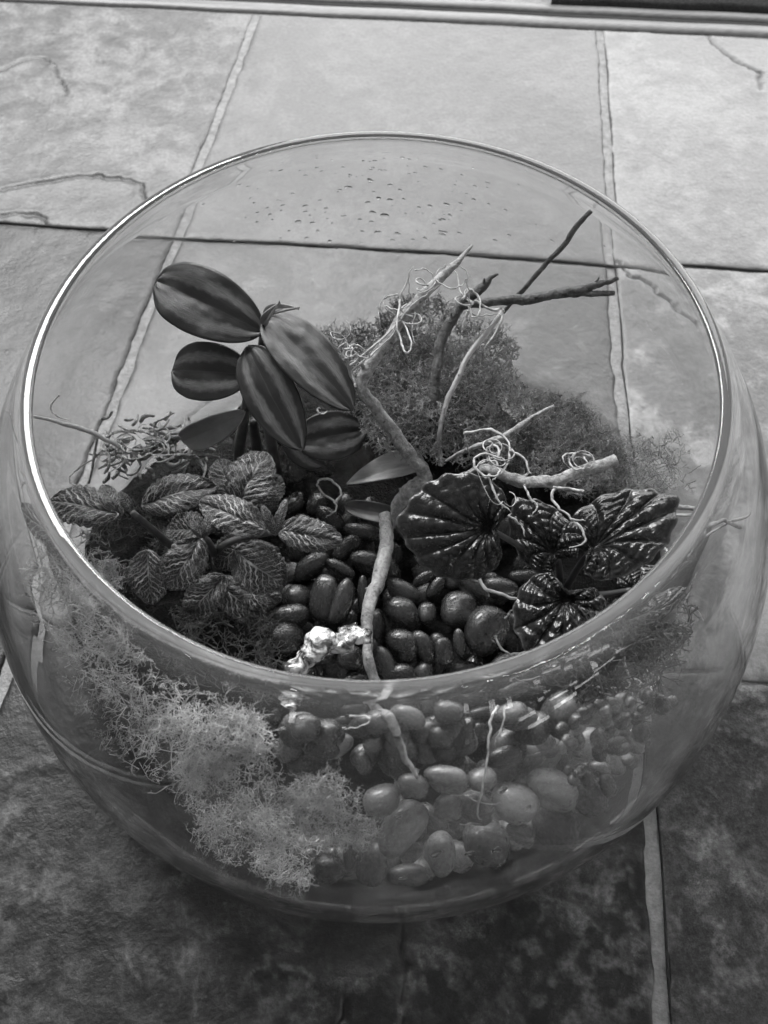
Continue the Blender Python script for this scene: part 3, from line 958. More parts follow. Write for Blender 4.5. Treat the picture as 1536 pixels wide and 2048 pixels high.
V, Fq, uv = leaf(B, T, 62 * pxm(B), toward(B, (-0.2, -0.7, 0)), 0.5, 0.35, 0.1, 0.2, seed=9, thick=0.0007)
tag(obj("leaf", V, Fq, MAT['pale_under'], sp, uv=uv), "pale underside of a folded leaf")
for b_, t_, wd in (((530, 640, 0.114), (598, 618, 0.122), 26), ((532, 650, 0.113), (560, 605, 0.124), 20)):
    B, T = P(*b_), P(*t_)
    V, Fq, uv = leaf(B, T, wd * pxm(B), toward(B, (0.2, 0.3, 0.5)), 0.5, 0.8, 0.22, 0.3, 20, 10, seed=3, thick=0.0007)
    tag(obj("leaf", V, Fq, MAT['pale_under'], sp, uv=uv), "small pale curled young leaf at the top")

# veined plant
fp = empty("veined_plant", P(440, 1120, 0.040), "low plant of dark oval leaves netted with pale veins, at the left of the bowl", "plant")
FV = [((242, 1030, 0.076), (94, 998, 0.074), 92, (-0.1, 0, 0.4)), ((286, 1012, 0.078), (424, 966, 0.084), 92, (0, 0.2, 0.4)), ((474, 1010, 0.074), (532, 902, 0.082), 108, (0.1, 0.1, 0.3)),
      ((530, 1060, 0.088), (398, 1002, 0.094), 86, (0, 0, 0.3)), ((558, 1060, 0.086), (680, 1080, 0.086), 78, (0.2, -0.1, 0.2)), ((402, 1076, 0.086), (334, 1184, 0.078), 94, (0, -0.3, 0.2)),
      ((296, 1100, 0.074), (300, 1210, 0.062), 92, (-0.2, -0.3, 0.2)), ((468, 1098, 0.080), (570, 1176, 0.070), 112, (0.1, -0.4, 0.2)), ((450, 1150, 0.066), (366, 1240, 0.056), 84, (-0.1, -0.3, 0.2)),
      ((430, 1160, 0.060), (530, 1240, 0.052), 84, (0.1, -0.4, 0.2)), ((552, 1068, 0.088), (530, 1022, 0.099), 24, (0, 0, 0.3)), ((551, 1066, 0.088), (566, 1014, 0.099), 24, (0, 0, 0.3)),
      ((420, 1060, 0.060), (330, 1060, 0.056), 84, (0, 0, 0.3)), ((500, 1080, 0.058), (430, 1130, 0.058), 84, (0, 0, 0.3)), ((240, 1040, 0.060), (200, 960, 0.064), 44, (0, 0, 0.3)),
      ((466, 1000, 0.066), (436, 916, 0.070), 74, (0, 0.1, 0.4)), ((410, 1070, 0.088), (420, 1030, 0.094), 26, (0, 0, 0.3)), ((404, 1074, 0.088), (386, 1046, 0.094), 22, (0, 0, 0.3)),
      ((262, 1020, 0.078), (240, 984, 0.083), 24, (0, 0, 0.3)), ((470, 1180, 0.058), (560, 1200, 0.056), 70, (0.2, -0.3, 0.2)), ((520, 1010, 0.064), (560, 950, 0.068), 66, (0.2, 0.1, 0.3))]
for k, (b_, t_, wd, tl) in enumerate(FV):
    B, T = P(*b_), P(*t_)
    V, Fq, uv = leaf(B, T, 0.9 * wd * pxm((B + T) / 2), toward((B + T) / 2, tl), 0.55, 0.6, 0.12, -0.05, 48, 28, crinkle=0.055, ser=0.10, seed=k + 20, fold=0.05, curl=0.12 + 0.1 * ((k * 7) % 3))
    obj("leaf", V, Fq, MAT['veined'], fp, uv=uv)
for l in ([(440, 1160, 0.036), (430, 1110, 0.055), (470, 1080, 0.072), (545, 1064, 0.087)], [(400, 1150, 0.036), (340, 1090, 0.055), (265, 1025, 0.076)], [(440, 1140, 0.036), (420, 1090, 0.07), (402, 1072, 0.086)], [(470, 1100, 0.04), (472, 1050, 0.06), (476, 1005, 0.075)]):
    stem("stem", l, [18, 16, 12], MAT['stem'], fp)

# rippled plant
rp = empty("rippled_plant", P(1120, 1170, 0.040), "plant of glossy blackish heart shaped leaves with deep ripples, right in the bowl", "plant")


def ripple_leaf(att, tip, width, tilt, nrib=13, seed=0, depth=0.048, dome=0.08, nth=208, nr=30, back=0.24, quilt=0.75):
    """heart shaped blade round the stalk's attachment, furrowed along the veins"""
    A, T = P(*att), P(*tip)
    n_ = toward((A + T) / 2, tilt)
    ax = T - A; L = np.linalg.norm(ax); ax /= L
    n_ = n_ - ax * (n_ @ ax); n_ /= np.linalg.norm(n_); sd = np.cross(n_, ax)
    W = width * pxm(A) / 2
    th_ = np.linspace(-math.pi, math.pi, nth)
    # outline in the blade plane: heart with a notch behind the attachment and a blunt point ahead
    ph = np.linspace(-1, 1, nth)
    s = np.abs(ph)
    ox = L * (np.cos(s * math.pi) * 0.5 * (1 + back * 1.35) + 0.5 * (1 - back * 1.35)) + L * 0.10 * np.exp(-(s / 0.09) ** 2) - L * 0.05
    ox = np.where(s > 0.88, ox + (s - 0.88) / 0.12 * back * L * 1.0, ox)
    oy = np.sign(ph) * W * np.sin(s * math.pi) ** 0.8 * (1 + 0.28 * s - 0.12)
    wav = 1 + 0.022 * np.cos(ph * math.pi * nrib * 1.0)
    ox, oy = ox * wav, oy * wav
    ra = np.linspace(0.0, 1, nr) ** 0.9
    R, PH = np.meshgrid(ra, ph, indexing='ij')
    X = R * ox; Y = R * oy
    # veins curve towards the tip, unevenly spaced; the blade between them is quilted
    q = PH * (1 - 0.30 * R * np.sin(np.abs(PH) * math.pi)) + (vnoise(PH * 4 + 3, R * 2, seed) - 0.5) * 0.05
    cc = q * nrib * 0.5
    c = np.abs(np.cos(cc * math.pi))                        # 0 at the vein: a furrow
    ridge = c ** 0.5
    g = np.clip(R * 2.2, 0, 1) * (1 - 0.5 * R ** 4)
    lane = np.floor(cc + 0.5)
    rows = np.abs(np.sin(R * 20 + hash2(lane.astype(np.int64), lane.astype(np.int64) * 3, seed) * 6 + 2.2 * (cc - lane) + fbm(PH * 9, R * 5, seed) * 2.5)) ** 0.6
    H = depth * W * 2 * ridge * (0.95 - 0.55 * quilt + quilt * rows) * g
    H = H + W * dome * (1 - R ** 2) * 2 - W * 0.22 * np.exp(-(R / 0.22) ** 2)
    H = H + (fbm(X / L * 2 + 7, Y / L * 2, seed, 3) - 0.47) * W * 0.25 * R
    Pt = A + ax * X[..., None] + sd * Y[..., None] + n_ * H[..., None]
    thick = 0.0006
    top = Pt.reshape(-1, 3); bot = top - n_ * thick
    i = np.arange(nr * nth).reshape(nr, nth); N = nr * nth
    f1 = np.stack([i[:-1, :-1], i[1:, :-1], i[1:, 1:], i[:-1, 1:]], -1).reshape(-1, 4)
    f2 = f1[:, ::-1] + N
    lp = i[-1]; f3 = np.stack([lp[:-1], lp[:-1] + N, lp[1:] + N, lp[1:]], -1)
    rib = ((1 - c) ** 3 * (1 - R * 0.5) + 6.0 * np.clip((R - 0.965) / 0.03, 0, 1)).ravel()  # vein tone, plus a rim light painted along the leaf margin
    obj("leaf", np.vstack([top, bot]), np.vstack([f1, f2, f3]), MAT['ripple'], rp, attr={'rib': np.concatenate([rib, rib])})


RL = [((978, 1058, 0.094), (804, 1044, 0.094), 214, (-0.15, -0.25, 0.1), 15, 1, 0.045), ((1188, 1094, 0.090), (1344, 1004, 0.096), 164, (0.25, 0.45, 0.4), 13, 2, 0.080),
      ((1108, 1106, 0.076), (1034, 1004, 0.080), 116, (-0.3, 0.3, 0.4), 11, 3, 0.085), ((1132, 1196, 0.086), (1088, 1328, 0.078), 182, (0.0, -0.3, 0.2), 13, 4, 0.065),
      ((1262, 1180, 0.056), (1330, 1150, 0.058), 84, (0.3, 0, 0.4), 11, 5, 0.06)]
for att, tip, wd, tl, nr_, sd, dp in RL:
    ripple_leaf(att, tip, wd, tl, nr_, sd, dp, back=0.13 if sd == 1 else 0.2, quilt=0.3 if sd == 1 else 0.5 if sd == 2 else 0.75)
V, Fq, uv = None, None, None
for l in ([(1120, 1180, 0.038), (1060, 1110, 0.07), (985, 1060, 0.0905)], [(1130, 1180, 0.038), (1160, 1130, 0.065), (1188, 1094, 0.0885)], [(1120, 1170, 0.038), (1118, 1130, 0.06), (1110, 1106, 0.075)],
          [(1125, 1180, 0.038), (1130, 1190, 0.065), (1132, 1192, 0.0845)], [(1140, 1190, 0.038), (1200, 1190, 0.05), (1262, 1180, 0.059)]):
    stem("stem", l, [16, 14, 10], MAT['stem_dark'], rp)

# a leaf lying against the right wall, seen through the glass
B, T = P(1180, 1272, 0.050), P(1376, 1258, 0.054)
V, Fq, uv = leaf(B, T, 84 * pxm(B), toward(B, (0.5, -0.3, 0.2)), 0.6, 0.75, 0.08, 0.25, crinkle=0.03, ser=0.08, seed=61, fold=0.06)
o = obj("fallen_leaf", V, Fq, MAT['ripple'], uv=uv); tag(o, "dark crumpled fallen leaf seen through the right side of the glass", "leaf")
q = B + np.linspace(0.02, 0.98, 20)[:, None] * (T - B) + toward(B)[None] * 0.0012 + np.array([0, 0, 1.0]) * (0.005 * np.sin(np.linspace(0, 3.1, 20)))[:, None]
V, Fc = tube(q, [0.0007, 0.0006, 0.0003], 6); obj("midrib", V, Fc, MAT['straw'], o)
B, T = P(694, 968, 0.055), P(850, 925, 0.066)
V, Fq, uv = leaf(B, T, 62 * pxm(B), toward(B, (-0.2, 0.5, 0.5)), 0.75, 0.25, 0.04, 0.3, seed=71)
tag(obj("dry_leaf", V, Fq, MAT['dry'], uv=uv), "pale pointed dry leaf lying under the bent vine in the middle of the bowl", "leaf")
B, T = P(690, 1012, 0.052), P(800, 1034, 0.053)
V, Fq, uv = leaf(B, T, 40 * pxm(B), toward(B), 0.4, 0.3, 0.04, 0.2, seed=72)
tag(obj("dry_leaf", V, Fq, MAT['stem'], uv=uv), "narrow dull dry leaf lying above the pebbles in front of the pale one", "leaf")

# ------------------------------------------------------------------ dried vines with curling tendrils


def in_bowl(V, m=0.0006):
    """keep thin things inside the glass"""
    z = np.clip(V[:, 2], 0.0095, 0.139)
    b = np.where(z >= Z0, 0.14885, 0.0706)
    rmax = RMAX * np.sqrt(np.maximum(0.01, 1 - ((z - Z0) / b) ** 2)) - WALL - m
    rmax = np.where(z < 0.017, rmax - 0.004, rmax)
    r = np.hypot(V[:, 0], V[:, 1]); s = np.minimum(1, rmax / np.maximum(r, 1e-6))
    V = V.copy(); V[:, 0] *= s; V[:, 1] *= s; V[:, 2] = np.maximum(V[:, 2], 0.0095)
    return V


def vine(label, root, stems, tendrils, mat='bark', hairs=()):
    e = empty("dried_vine", P(*root), label, "vine")
    for l, px, mk in stems:
        q = smooth_line(pts(l), 12)
        q = q + (np.stack([vnoise(np.arange(len(q)) * 0.25, np.zeros(len(q)) + s, s) for s in (1, 2, 3)], -1) - 0.5) * 0.0008
        V, Fc = tube(q, np.array(px) * 0.43 * pxm(q.mean(0)), 16, 0.26, int(l[0][0]))
        bits = [(V, Fc)]
        if len(q) > 40:                                # knots and snapped side shoots
            for h in range(len(q) // 14):
                i = int(rng.integers(6, len(q) - 8)); t = q[i + 1] - q[i]; t /= np.linalg.norm(t)
                d = rng.normal(size=3); d -= t * (d @ t); d /= np.linalg.norm(d); d = d + t * rng.uniform(0.2, 1.2)
                d /= np.linalg.norm(d); rad = np.mean(px) * 0.43 * pxm(q[i]); Ls = rad * rng.uniform(1.2, 2.6)
                bits.append(tube(np.array([q[i] + d * Ls * f for f in (0, 0.4, 0.7, 1.0)]), np.array([0.75, 0.5, 0.36, 0.22]) * rad * rng.uniform(0.6, 1.0), 7, 0.3, h))
        V, Fc = join(bits)
        obj("stem", V, Fc, MAT[mk], e)
    for l, px in tendrils:
        q = pts(l)
        q = np.vstack([q[:1]] + [np.vstack([0.75 * a_ + 0.25 * b_, 0.25 * a_ + 0.75 * b_]) for a_, b_ in zip(q[:-1], q[1:])] + [q[-1:]])
        q = smooth_line(q, 6)
        q = q + (np.stack([vnoise(np.arange(len(q)) * 0.33, np.zeros(len(q)) + s_ + l[0][0], s_) for s_ in (4, 5, 6)], -1) - 0.5) * 0.0006
        V, Fc = tube(q, np.array([0.9, 0.6, 0.8, 0.5, 0.66, 0.4, 0.15]) * px * 0.43 * pxm(q.mean(0)), 7, 0.25, 2)
        obj("tendril", V, Fc, MAT['tendril'], e)
    for (x, y, z, n_) in hairs:                       # fine curling hairs
        for k in range(n_):
            p = P(x + rng.normal(0, 9), y + rng.normal(0, 9), z); a = rng.uniform(0, 6.28); el = rng.uniform(-0.4, 0.9)
            cu = rng.choice([-1, 1]) * rng.uniform(0.12, 0.42); q = [p]
            for i in range(int(rng.integers(9, 22))):
                a += cu; cu += rng.normal(0, 0.06); el += rng.normal(0, 0.2)
                q.append(q[-1] + np.array([math.cos(a) * math.cos(el), math.sin(a) * math.cos(el), math.sin(el) * 0.6]) * 0.00135)
            V, Fc = tube(smooth_line(in_bowl(np.array(q)), 3), np.array([1, 0.8, 0.4]) * rng.uniform(0.00016, 0.00034), 5, 0.2, k)
            obj("tendril", V, Fc, MAT['tendril'], e)
    return e


def zz(l, z0, z1, bulge=0.0):
    n_ = len(l)
    return [(x, y, z0 + (z1 - z0) * k / (n_ - 1) + bulge * math.sin(k * 2.1)) for k, (x, y) in enumerate(l)]


vine("pale bent vine rising from the middle of the bowl, forked above the striped leaves", (815, 1070, 0.045), [
    ([(818, 1075, 0.050), (798, 1045, 0.056), (796, 1012, 0.062), (818, 984, 0.068), (848, 958, 0.073), (828, 918, 0.080), (790, 868, 0.088), (748, 812, 0.096), (722, 776, 0.102), (734, 744, 0.106), (766, 694, 0.112), (800, 642, 0.117), (844, 594, 0.122), (898, 540, 0.127), (946, 492, 0.131)],
     [26, 30, 34, 38, 34, 32, 30, 28, 26, 28, 28, 26, 24, 20, 5], 'bark'),
    ([(722, 790, 0.101), (704, 752, 0.108), (694, 716, 0.114)], [16, 12, 7], 'bark'),
], [
    (zz([(795, 590), (772, 594), (757, 612), (760, 650)], 0.121, 0.115), 5),
    (zz([(800, 600), (792, 648), (804, 690), (814, 710), (824, 688), (812, 650), (792, 640), (786, 660)], 0.124, 0.122, 0.001), 7),
    (zz([(830, 540), (852, 538), (868, 552), (862, 580)], 0.131, 0.126), 5), (zz([(872, 560), (902, 580), (930, 566), (936, 545), (914, 530)], 0.126, 0.132), 5),
    (zz([(712, 775), (703, 745), (692, 716), (680, 708), (677, 694), (692, 686), (706, 698), (700, 716), (686, 712), (690, 698), (716, 696)], 0.108, 0.118, 0.001), 7),
    (zz([(700, 730), (738, 700), (786, 660), (812, 620), (850, 590), (880, 570)], 0.114, 0.128), 7), (zz([(704, 742), (740, 712), (782, 676), (800, 640)], 0.112, 0.120), 6),
    (zz([(770, 612), (795, 622), (816, 606), (832, 620), (822, 650), (828, 690)], 0.120, 0.119, 0.001), 6), (zz([(690, 700), (712, 686), (730, 700), (728, 716)], 0.117, 0.113), 6),
    (zz([(640, 815), (632, 824), (645, 830), (655, 822)], 0.104, 0.104), 6)],
     hairs=[(810, 630, 0.121, 4), (700, 705, 0.116, 3), (860, 570, 0.127, 2)])
vine("pale thick stem lying down the middle of the pebbles to the front glass", (765, 1035, 0.055), [
    ([(770, 1030, 0.054), (774, 1080, 0.058), (765, 1130, 0.060), (746, 1190, 0.061), (733, 1242, 0.061), (736, 1310, 0.059), (758, 1378, 0.063), gz(776, 1425, 0.004), gz(802, 1490, 0.0025), gz(834, 1550, 0.002)],
     [34, 36, 37, 33, 28, 26, 24, 18, 13, 7], 'bark')], [
    (zz([(672, 1005), (684, 985), (670, 964), (645, 956), (632, 968), (646, 988), (672, 1005), (672, 1024), (650, 1034)], 0.066, 0.06, 0.001), 8)])
vine("dark vine behind with a long forked branch pointing right", (870, 900, 0.045), [
    ([(872, 905, 0.066), (868, 840, 0.081), (870, 765, 0.091), (880, 695, 0.098), (905, 635, 0.105), (930, 602, 0.109), (962, 576, 0.113), (994, 548, 0.117)], [26, 26, 25, 25, 25, 24, 22, 6], 'bark_dark'),
    ([(922, 612, 0.108), (965, 606, 0.110), (1030, 600, 0.113), (1090, 592, 0.115), (1150, 582, 0.117), (1195, 570, 0.119), (1236, 555, 0.121)], [16, 20, 24, 24, 24, 17, 10], 'bark_dark'),
    ([(1140, 584, 0.1165), (1185, 588, 0.1165), (1230, 587, 0.1165)], [18, 15, 13], 'bark_dark')], [
    (zz([(925, 600), (936, 578), (958, 590), (962, 620), (946, 640), (938, 612)], 0.114, 0.113, 0.001), 8), (zz([(950, 602), (990, 622), (1006, 615), (1000, 652), (966, 700)], 0.112, 0.108), 9),
    (zz([(940, 610), (930, 640), (922, 668)], 0.112, 0.108), 8), (zz([(935, 622), (962, 632), (1000, 628)], 0.112, 0.112), 5)], hairs=[(945, 610, 0.113, 4)])
vine("thin straight stick leaning right, highest of the twigs", (880, 930, 0.042), [
    ([(880, 930, 0.074), (880, 860, 0.085), (898, 795, 0.091), (930, 725, 0.096), (970, 668, 0.100), (1008, 620, 0.103)], [11, 11, 12, 13, 13, 12], 'straw'),
    ([(1006, 624, 0.101), (1050, 576, 0.109), (1100, 520, 0.118), (1145, 466, 0.126), (1182, 420, 0.133)], [10, 11, 12, 13, 10], 'bark_dark')], [])
vine("pale curved vine with curly tendrils over the dark rippled leaves", (930, 950, 0.06), [
    ([(925, 955, 0.088), (965, 938, 0.094), (1000, 948, 0.098), (1050, 964, 0.100), (1105, 962, 0.102), (1160, 944, 0.104), (1232, 918, 0.106)], [14, 22, 26, 27, 27, 26, 24], 'bark'),
    ([(890, 922, 0.084), (935, 900, 0.090), (985, 882, 0.095), (1045, 850, 0.100), (1108, 810, 0.106)], [6, 10, 13, 15, 8], 'bark')], [
    (zz([(928, 866), (972, 858), (1008, 870), (1022, 905), (1010, 940), (985, 962)], 0.104, 0.106), 10), (zz([(928, 866), (934, 890), (938, 905)], 0.104, 0.098), 7),
    (zz([(1000, 918), (960, 905), (944, 928), (968, 952), (1002, 950), (992, 922), (962, 920), (952, 940)], 0.106, 0.108, 0.0015), 9), (zz([(975, 880), (1002, 900), (984, 935), (970, 900), (990, 885)], 0.104, 0.108, 0.001), 9),
    (zz([(1020, 900), (1048, 916), (1062, 950)], 0.106, 0.104), 9), (zz([(978, 950), (992, 1000), (1020, 1022)], 0.106, 0.102), 8), (zz([(925, 955), (960, 930), (1000, 905)], 0.096, 0.106), 10),
    (zz([(1185, 912), (1152, 906), (1134, 920), (1150, 940), (1178, 930), (1164, 910), (1130, 904), (1124, 922), (1140, 936)], 0.108, 0.110, 0.0012), 8),
    (zz([(1168, 984), (1120, 974), (1100, 986), (1112, 1012), (1142, 1036), (1166, 1062), (1172, 1086), (1138, 1096)], 0.108, 0.104), 10), (zz([(1108, 975), (1130, 975), (1165, 982)], 0.109, 0.108), 8),
    (zz([(1050, 970), (1058, 998), (1076, 1010), (1064, 1030)], 0.103, 0.1), 8), (zz([(1015, 1030), (1044, 1050), (1050, 1072)], 0.102, 0.099), 7),
    (zz([(1120, 1026), (1128, 1045)], 0.106, 0.104), 6), (zz([(1142, 1038), (1172, 1042)], 0.106, 0.106), 6)],
     hairs=[(975, 910, 0.107, 3), (1150, 920, 0.108, 1), (1010, 985, 0.104, 2)])
vine("pair of thin pale straws poking towards the right wall of the bowl", (1330, 1020, 0.07), [
    ([(1320, 1006, 0.076), (1362, 1014, 0.078), (1400, 1022, 0.080), (1462, 1048, 0.072)], [11, 12, 10, 8], 'bark'), ([(1322, 1038, 0.076), (1370, 1030, 0.078), (1430, 1036, 0.076), (1490, 1022, 0.072)], [7, 8, 7, 7], 'straw')], [])
vine("fine tendril curling below the big rippled leaf over the pebbles", (955, 1150, 0.06), [([(955, 1150, 0.066), (972, 1178, 0.064), (1008, 1190, 0.063), (1048, 1202, 0.064)], [7, 8, 8, 6], 'straw')],
     [(zz([(992, 1272), (1002, 1298), (1028, 1310), (1062, 1300)], 0.06, 0.06), 8), (zz([(1010, 1236), (1020, 1222), (1042, 1220)], 0.062, 0.066), 6)])
vine("hanging tendril inside the front glass, ending on a broad pebble", (960, 1630, 0.03), [], [
    ([gz(992, 1400, 0.012), gz(978, 1425, 0.008), gz(976, 1480, 0.004), gz(966, 1560, 0.002), gz(950, 1618, 0.002), gz(962, 1636, 0.002)], 9),
    ([gz(1004, 1400, 0.012), gz(1003, 1440, 0.008), gz(984, 1482, 0.006)], 6),
    ([gz(700, 1415, 0.014), gz(740, 1420, 0.012), gz(735, 1440, 0.01), gz(690, 1448, 0.01)], 7), ([gz(900, 1585, 0.002), gz(950, 1575, 0.002), gz(985, 1580, 0.002)], 4),
    ([gz(915, 1640, 0.002), gz(960, 1640, 0.002), gz(990, 1615, 0.002)], 3), ([gz(905, 1570, 0.002), gz(955, 1600, 0.002), gz(1000, 1600, 0.002)], 3)])
vine("curled pale tendril behind the right glass beneath the bright reflections", (1230, 1370, 0.045), [], [
    (zz([(1236, 1300), (1244, 1328), (1252, 1352), (1236, 1372), (1200, 1378), (1178, 1362)], 0.068, 0.062), 9), (zz([(1244, 1350), (1262, 1346), (1276, 1356), (1262, 1336), (1250, 1328)], 0.066, 0.066), 7),
    (zz([(1176, 1360), (1210, 1366), (1232, 1362)], 0.062, 0.063), 8), (zz([(1355, 1170), (1358, 1195), (1385, 1215), (1402, 1240)], 0.066, 0.06), 5)])
vine("pale frayed twig resting against the left wall of the bowl", (230, 890, 0.05), [
    ([(66, 832, 0.080), (130, 848, 0.078), (190, 868, 0.074), (240, 894, 0.066)], [7, 10, 12, 8], 'straw'), ([(195, 866, 0.074), (188, 920, 0.066), (178, 968, 0.058)], [6, 6, 5], 'bark')],
     [(zz([(118, 790), (100, 812), (108, 830), (140, 842)], 0.084, 0.078), 6), (zz([(215, 905), (170, 925), (140, 950), (138, 965), (160, 972)], 0.066, 0.06), 5), (zz([(225, 880), (250, 900), (246, 930), (216, 945)], 0.068, 0.062), 7)], hairs=[(240, 900, 0.066, 6), (300, 890, 0.064, 4)])

# left back heap of dry twig bits: each bit is a separate curved piece, too fine to count
partsL = []
for k in range(150):
    x, y = rng.uniform(200, 415), 0
    y = np.interp(x, [200, 300, 415], [905, 885, 885]) + rng.normal(0, 26)
    z = 0.050 + rng.uniform(0, 0.014)
    a = rng.normal(0.0, 0.55); L = rng.uniform(14, 46)
    q = [(x + math.cos(a + c * i) * L * i / 3, y + math.sin(a + c * i) * L * i / 3, z + 0.002 * math.sin(i * 1.7 + k)) for c in [rng.normal(0, 0.25)] for i in range(4)]
    q = smooth_line(pts(q), 4)
    partsL.append(tube(q, np.array([1, 1.2, 0.6]) * rng.uniform(1.4, 4.5) * pxm(q[0]), 5, 0.3, k, flat=rng.uniform(0.4, 1)))
V, Fc = join(partsL)
tag(obj("twig_litter", V, Fc, MAT['bark'], smooth=True), "heap of pale dry twig scraps behind the veined leaves at the left", kind='stuff')

# ------------------------------------------------------------------ wet pale root piece near the front rim
q = smooth_line(pts([(583, 1366, 0.066), (600, 1336, 0.068), (622, 1304, 0.071), (648, 1276, 0.074), (676, 1280, 0.073), (704, 1272, 0.073), (742, 1276, 0.072)]), 12)
V, Fc = tube(q, np.array([20, 26, 28, 32, 16, 24, 23, 11]) * pxm(q[0]), 26, 0.149, 5)
V = V + ((np.stack([fbm(V[:, 0] * 190 + 40, V[:, 1] * 190 + V[:, 2] * 130, 60 + k, 3) for k in range(3)], -1) - 0.45) * 0.0062)
wr = empty("root_piece", q[20], "short crooked white glossy root piece beaded with water, by the front rim", "root")
obj("body", V, Fc, MAT['root'], wr)
for k in range(34):
    i = int(rng.integers(4, len(q) - 4))
    vv = V[i * 26 + int(rng.integers(26))]
    o = bpy.data.objects.new("water_bead", DM[k % 4]); COL.objects.link(o); o.parent = wr
    dv = vv - q[i]; dv /= np.linalg.norm(dv)
    o.location = [float(t) for t in vv + dv * 0.0001 - q[20]]
    o.rotation_euler = Vector(dv).to_track_quat('Z', 'Y').to_euler()
    s = rng.uniform(3, 7) * 0.00012; o.scale = (s, s, s * 0.8)


# ------------------------------------------------------------------ moss: forked twigs grown in numpy, one mesh per clump
def grow(start, d, length, rad, levels=4, spread=0.6, shrink=0.72, upb=0.0):
    """start (n,3), d (n,3): repeatedly forking three-sided twigs"""
    segs = []
    S, D, Ln, Rd = start, d, length, rad
    for lv in range(levels):
        bend = rng.normal(size=D.shape) * 0.18
        D1 = D + bend; D1 /= np.linalg.norm(D1, axis=1)[:, None]
        E = S + D1 * Ln[:, None]
        segs.append((S, E, Rd, Rd * 0.72))
        kids = []
        nb = 2 if lv < levels - 2 else 3
        for _ in range(nb):
            keep = rng.random(len(E)) < 0.92
            dd = D1 + rng.normal(size=D1.shape) * spread + np.array([0, 0, upb])
            dd /= np.linalg.norm(dd, axis=1)[:, None]
            kids.append((E[keep], dd[keep], Ln[keep] * shrink * rng.uniform(0.7, 1.2, keep.sum()), Rd[keep] * 0.74))
        S = np.vstack([k[0] for k in kids]); D = np.vstack([k[1] for k in kids])
        Ln = np.concatenate([k[2] for k in kids]); Rd = np.concatenate([k[3] for k in kids])
    A = np.vstack([s[0] for s in segs]); B = np.vstack([s[1] for s in segs])
    ra = np.concatenate([s[2] for s in segs]); rb = np.concatenate([s[3] for s in segs])
    T = B - A; T /= np.linalg.norm(T, axis=1)[:, None] + 1e-12
    h = np.where(np.abs(T[:, 2:3]) < 0.9, np.array([[0, 0, 1.0]]), np.array([[1.0, 0, 0]]))
    u = np.cross(T, h); u /= np.linalg.norm(u, axis=1)[:, None]; v = np.cross(T, u)
    V = []
    for k in range(3):
        a = 2 * math.pi * k / 3
        V.append(A + (u * math.cos(a) + v * math.sin(a)) * ra[:, None])
    for k in range(3):
        a = 2 * math.pi * k / 3
        V.append(B + (u * math.cos(a) + v * math.sin(a)) * rb[:, None])
    V = np.stack(V, 1).reshape(-1, 3)
    o = np.arange(len(A))[:, None, None] * 6
    f = np.array([[0, 1, 4, 3], [1, 2, 5, 4], [2, 0, 3, 5]])[None] + o
    return V, f.reshape(-1, 4)


def inside(poly, x, y):
    c = False; n_ = len(poly); j = n_ - 1
    for i in range(n_):
        if (poly[i][1] > y) != (poly[j][1] > y) and x < (poly[j][0] - poly[i][0]) * (y - poly[i][1]) / (poly[j][1] - poly[i][1]) + poly[i][0]: c = not c
        j = i
    return c


def moss_poly(label, poly, count, where, mat, size=1.0, levels=4, thick=1.0, spread=0.6, core=None, gate=0.12):
    """where(x, y) -> 3-D point of the clump's surface under the pixel; tufts grow from below it"""
    xs = [p[0] for p in poly]; ys = [p[1] for p in poly]
    S = []
    while len(S) < count:
        x = rng.uniform(min(xs), max(xs)); y = rng.uniform(min(ys), max(ys))
        if inside(poly, x, y) and rng.random() < np.clip(float(fbm(x / 55, y / 55, 77, 2)) * 3.2 - 0.75, gate, 1): S.append(where(x, y))
    S = np.array(S)
    d = (CAM - S); d /= np.linalg.norm(d, axis=1)[:, None]
    d = d * 0.4 + rng.normal(size=S.shape) * 0.65 + np.array([0, 0, 0.35])
    d /= np.linalg.norm(d, axis=1)[:, None]
    ln = 0.0026 * size * rng.uniform(0.5, 1.55, len(S))
    V, Fq = grow(S - d * 0.0018 * size, d, ln, 0.00027 * size * thick * rng.uniform(0.75, 1.2, len(S)), levels, spread)
    V = in_bowl(V)
    o = obj("moss_clump", V, Fq, MAT[mat], smooth=False)
    tag(o, label, "moss", "moss clumps in the bowl")
    if core:                                          # the matted dark inside of the cushion
        c, (rx, ry, rz) = P(*core[0]), core[1]
        n1 = fbm(IV[:, 0] * 2.6 + 9, IV[:, 1] * 2.6 + IV[:, 2] * 2, 91, 4)
        Vc = in_bowl(c + IV * np.array([rx, ry, rz]) * (0.72 + 0.55 * n1)[:, None], 0.004)
        obj("matted_core", Vc, IF, MAT['moss_dark'], o)
    return o


def glass_where(off, jit=0.004):
    return lambda x, y: G(x, y, off + rng.uniform(0, jit))


def dome_where(z0, cx, cy, rx, ry, h, jit=0.006):
    def f(x, y):
        q = 1 - ((x - cx) / rx) ** 2 - ((y - cy) / ry) ** 2
        z = z0 + h * math.sqrt(max(0.0, q)) + rng.uniform(-jit, jit * 0.3)
        p = P(x, y, z)
        while z < 0.12 and math.hypot(p[0], p[1]) > r_in(min(z, 0.138)) - 0.006:      # keep clear of the glass
            z += 0.002; p = P(x, y, z)
        return p
    return f


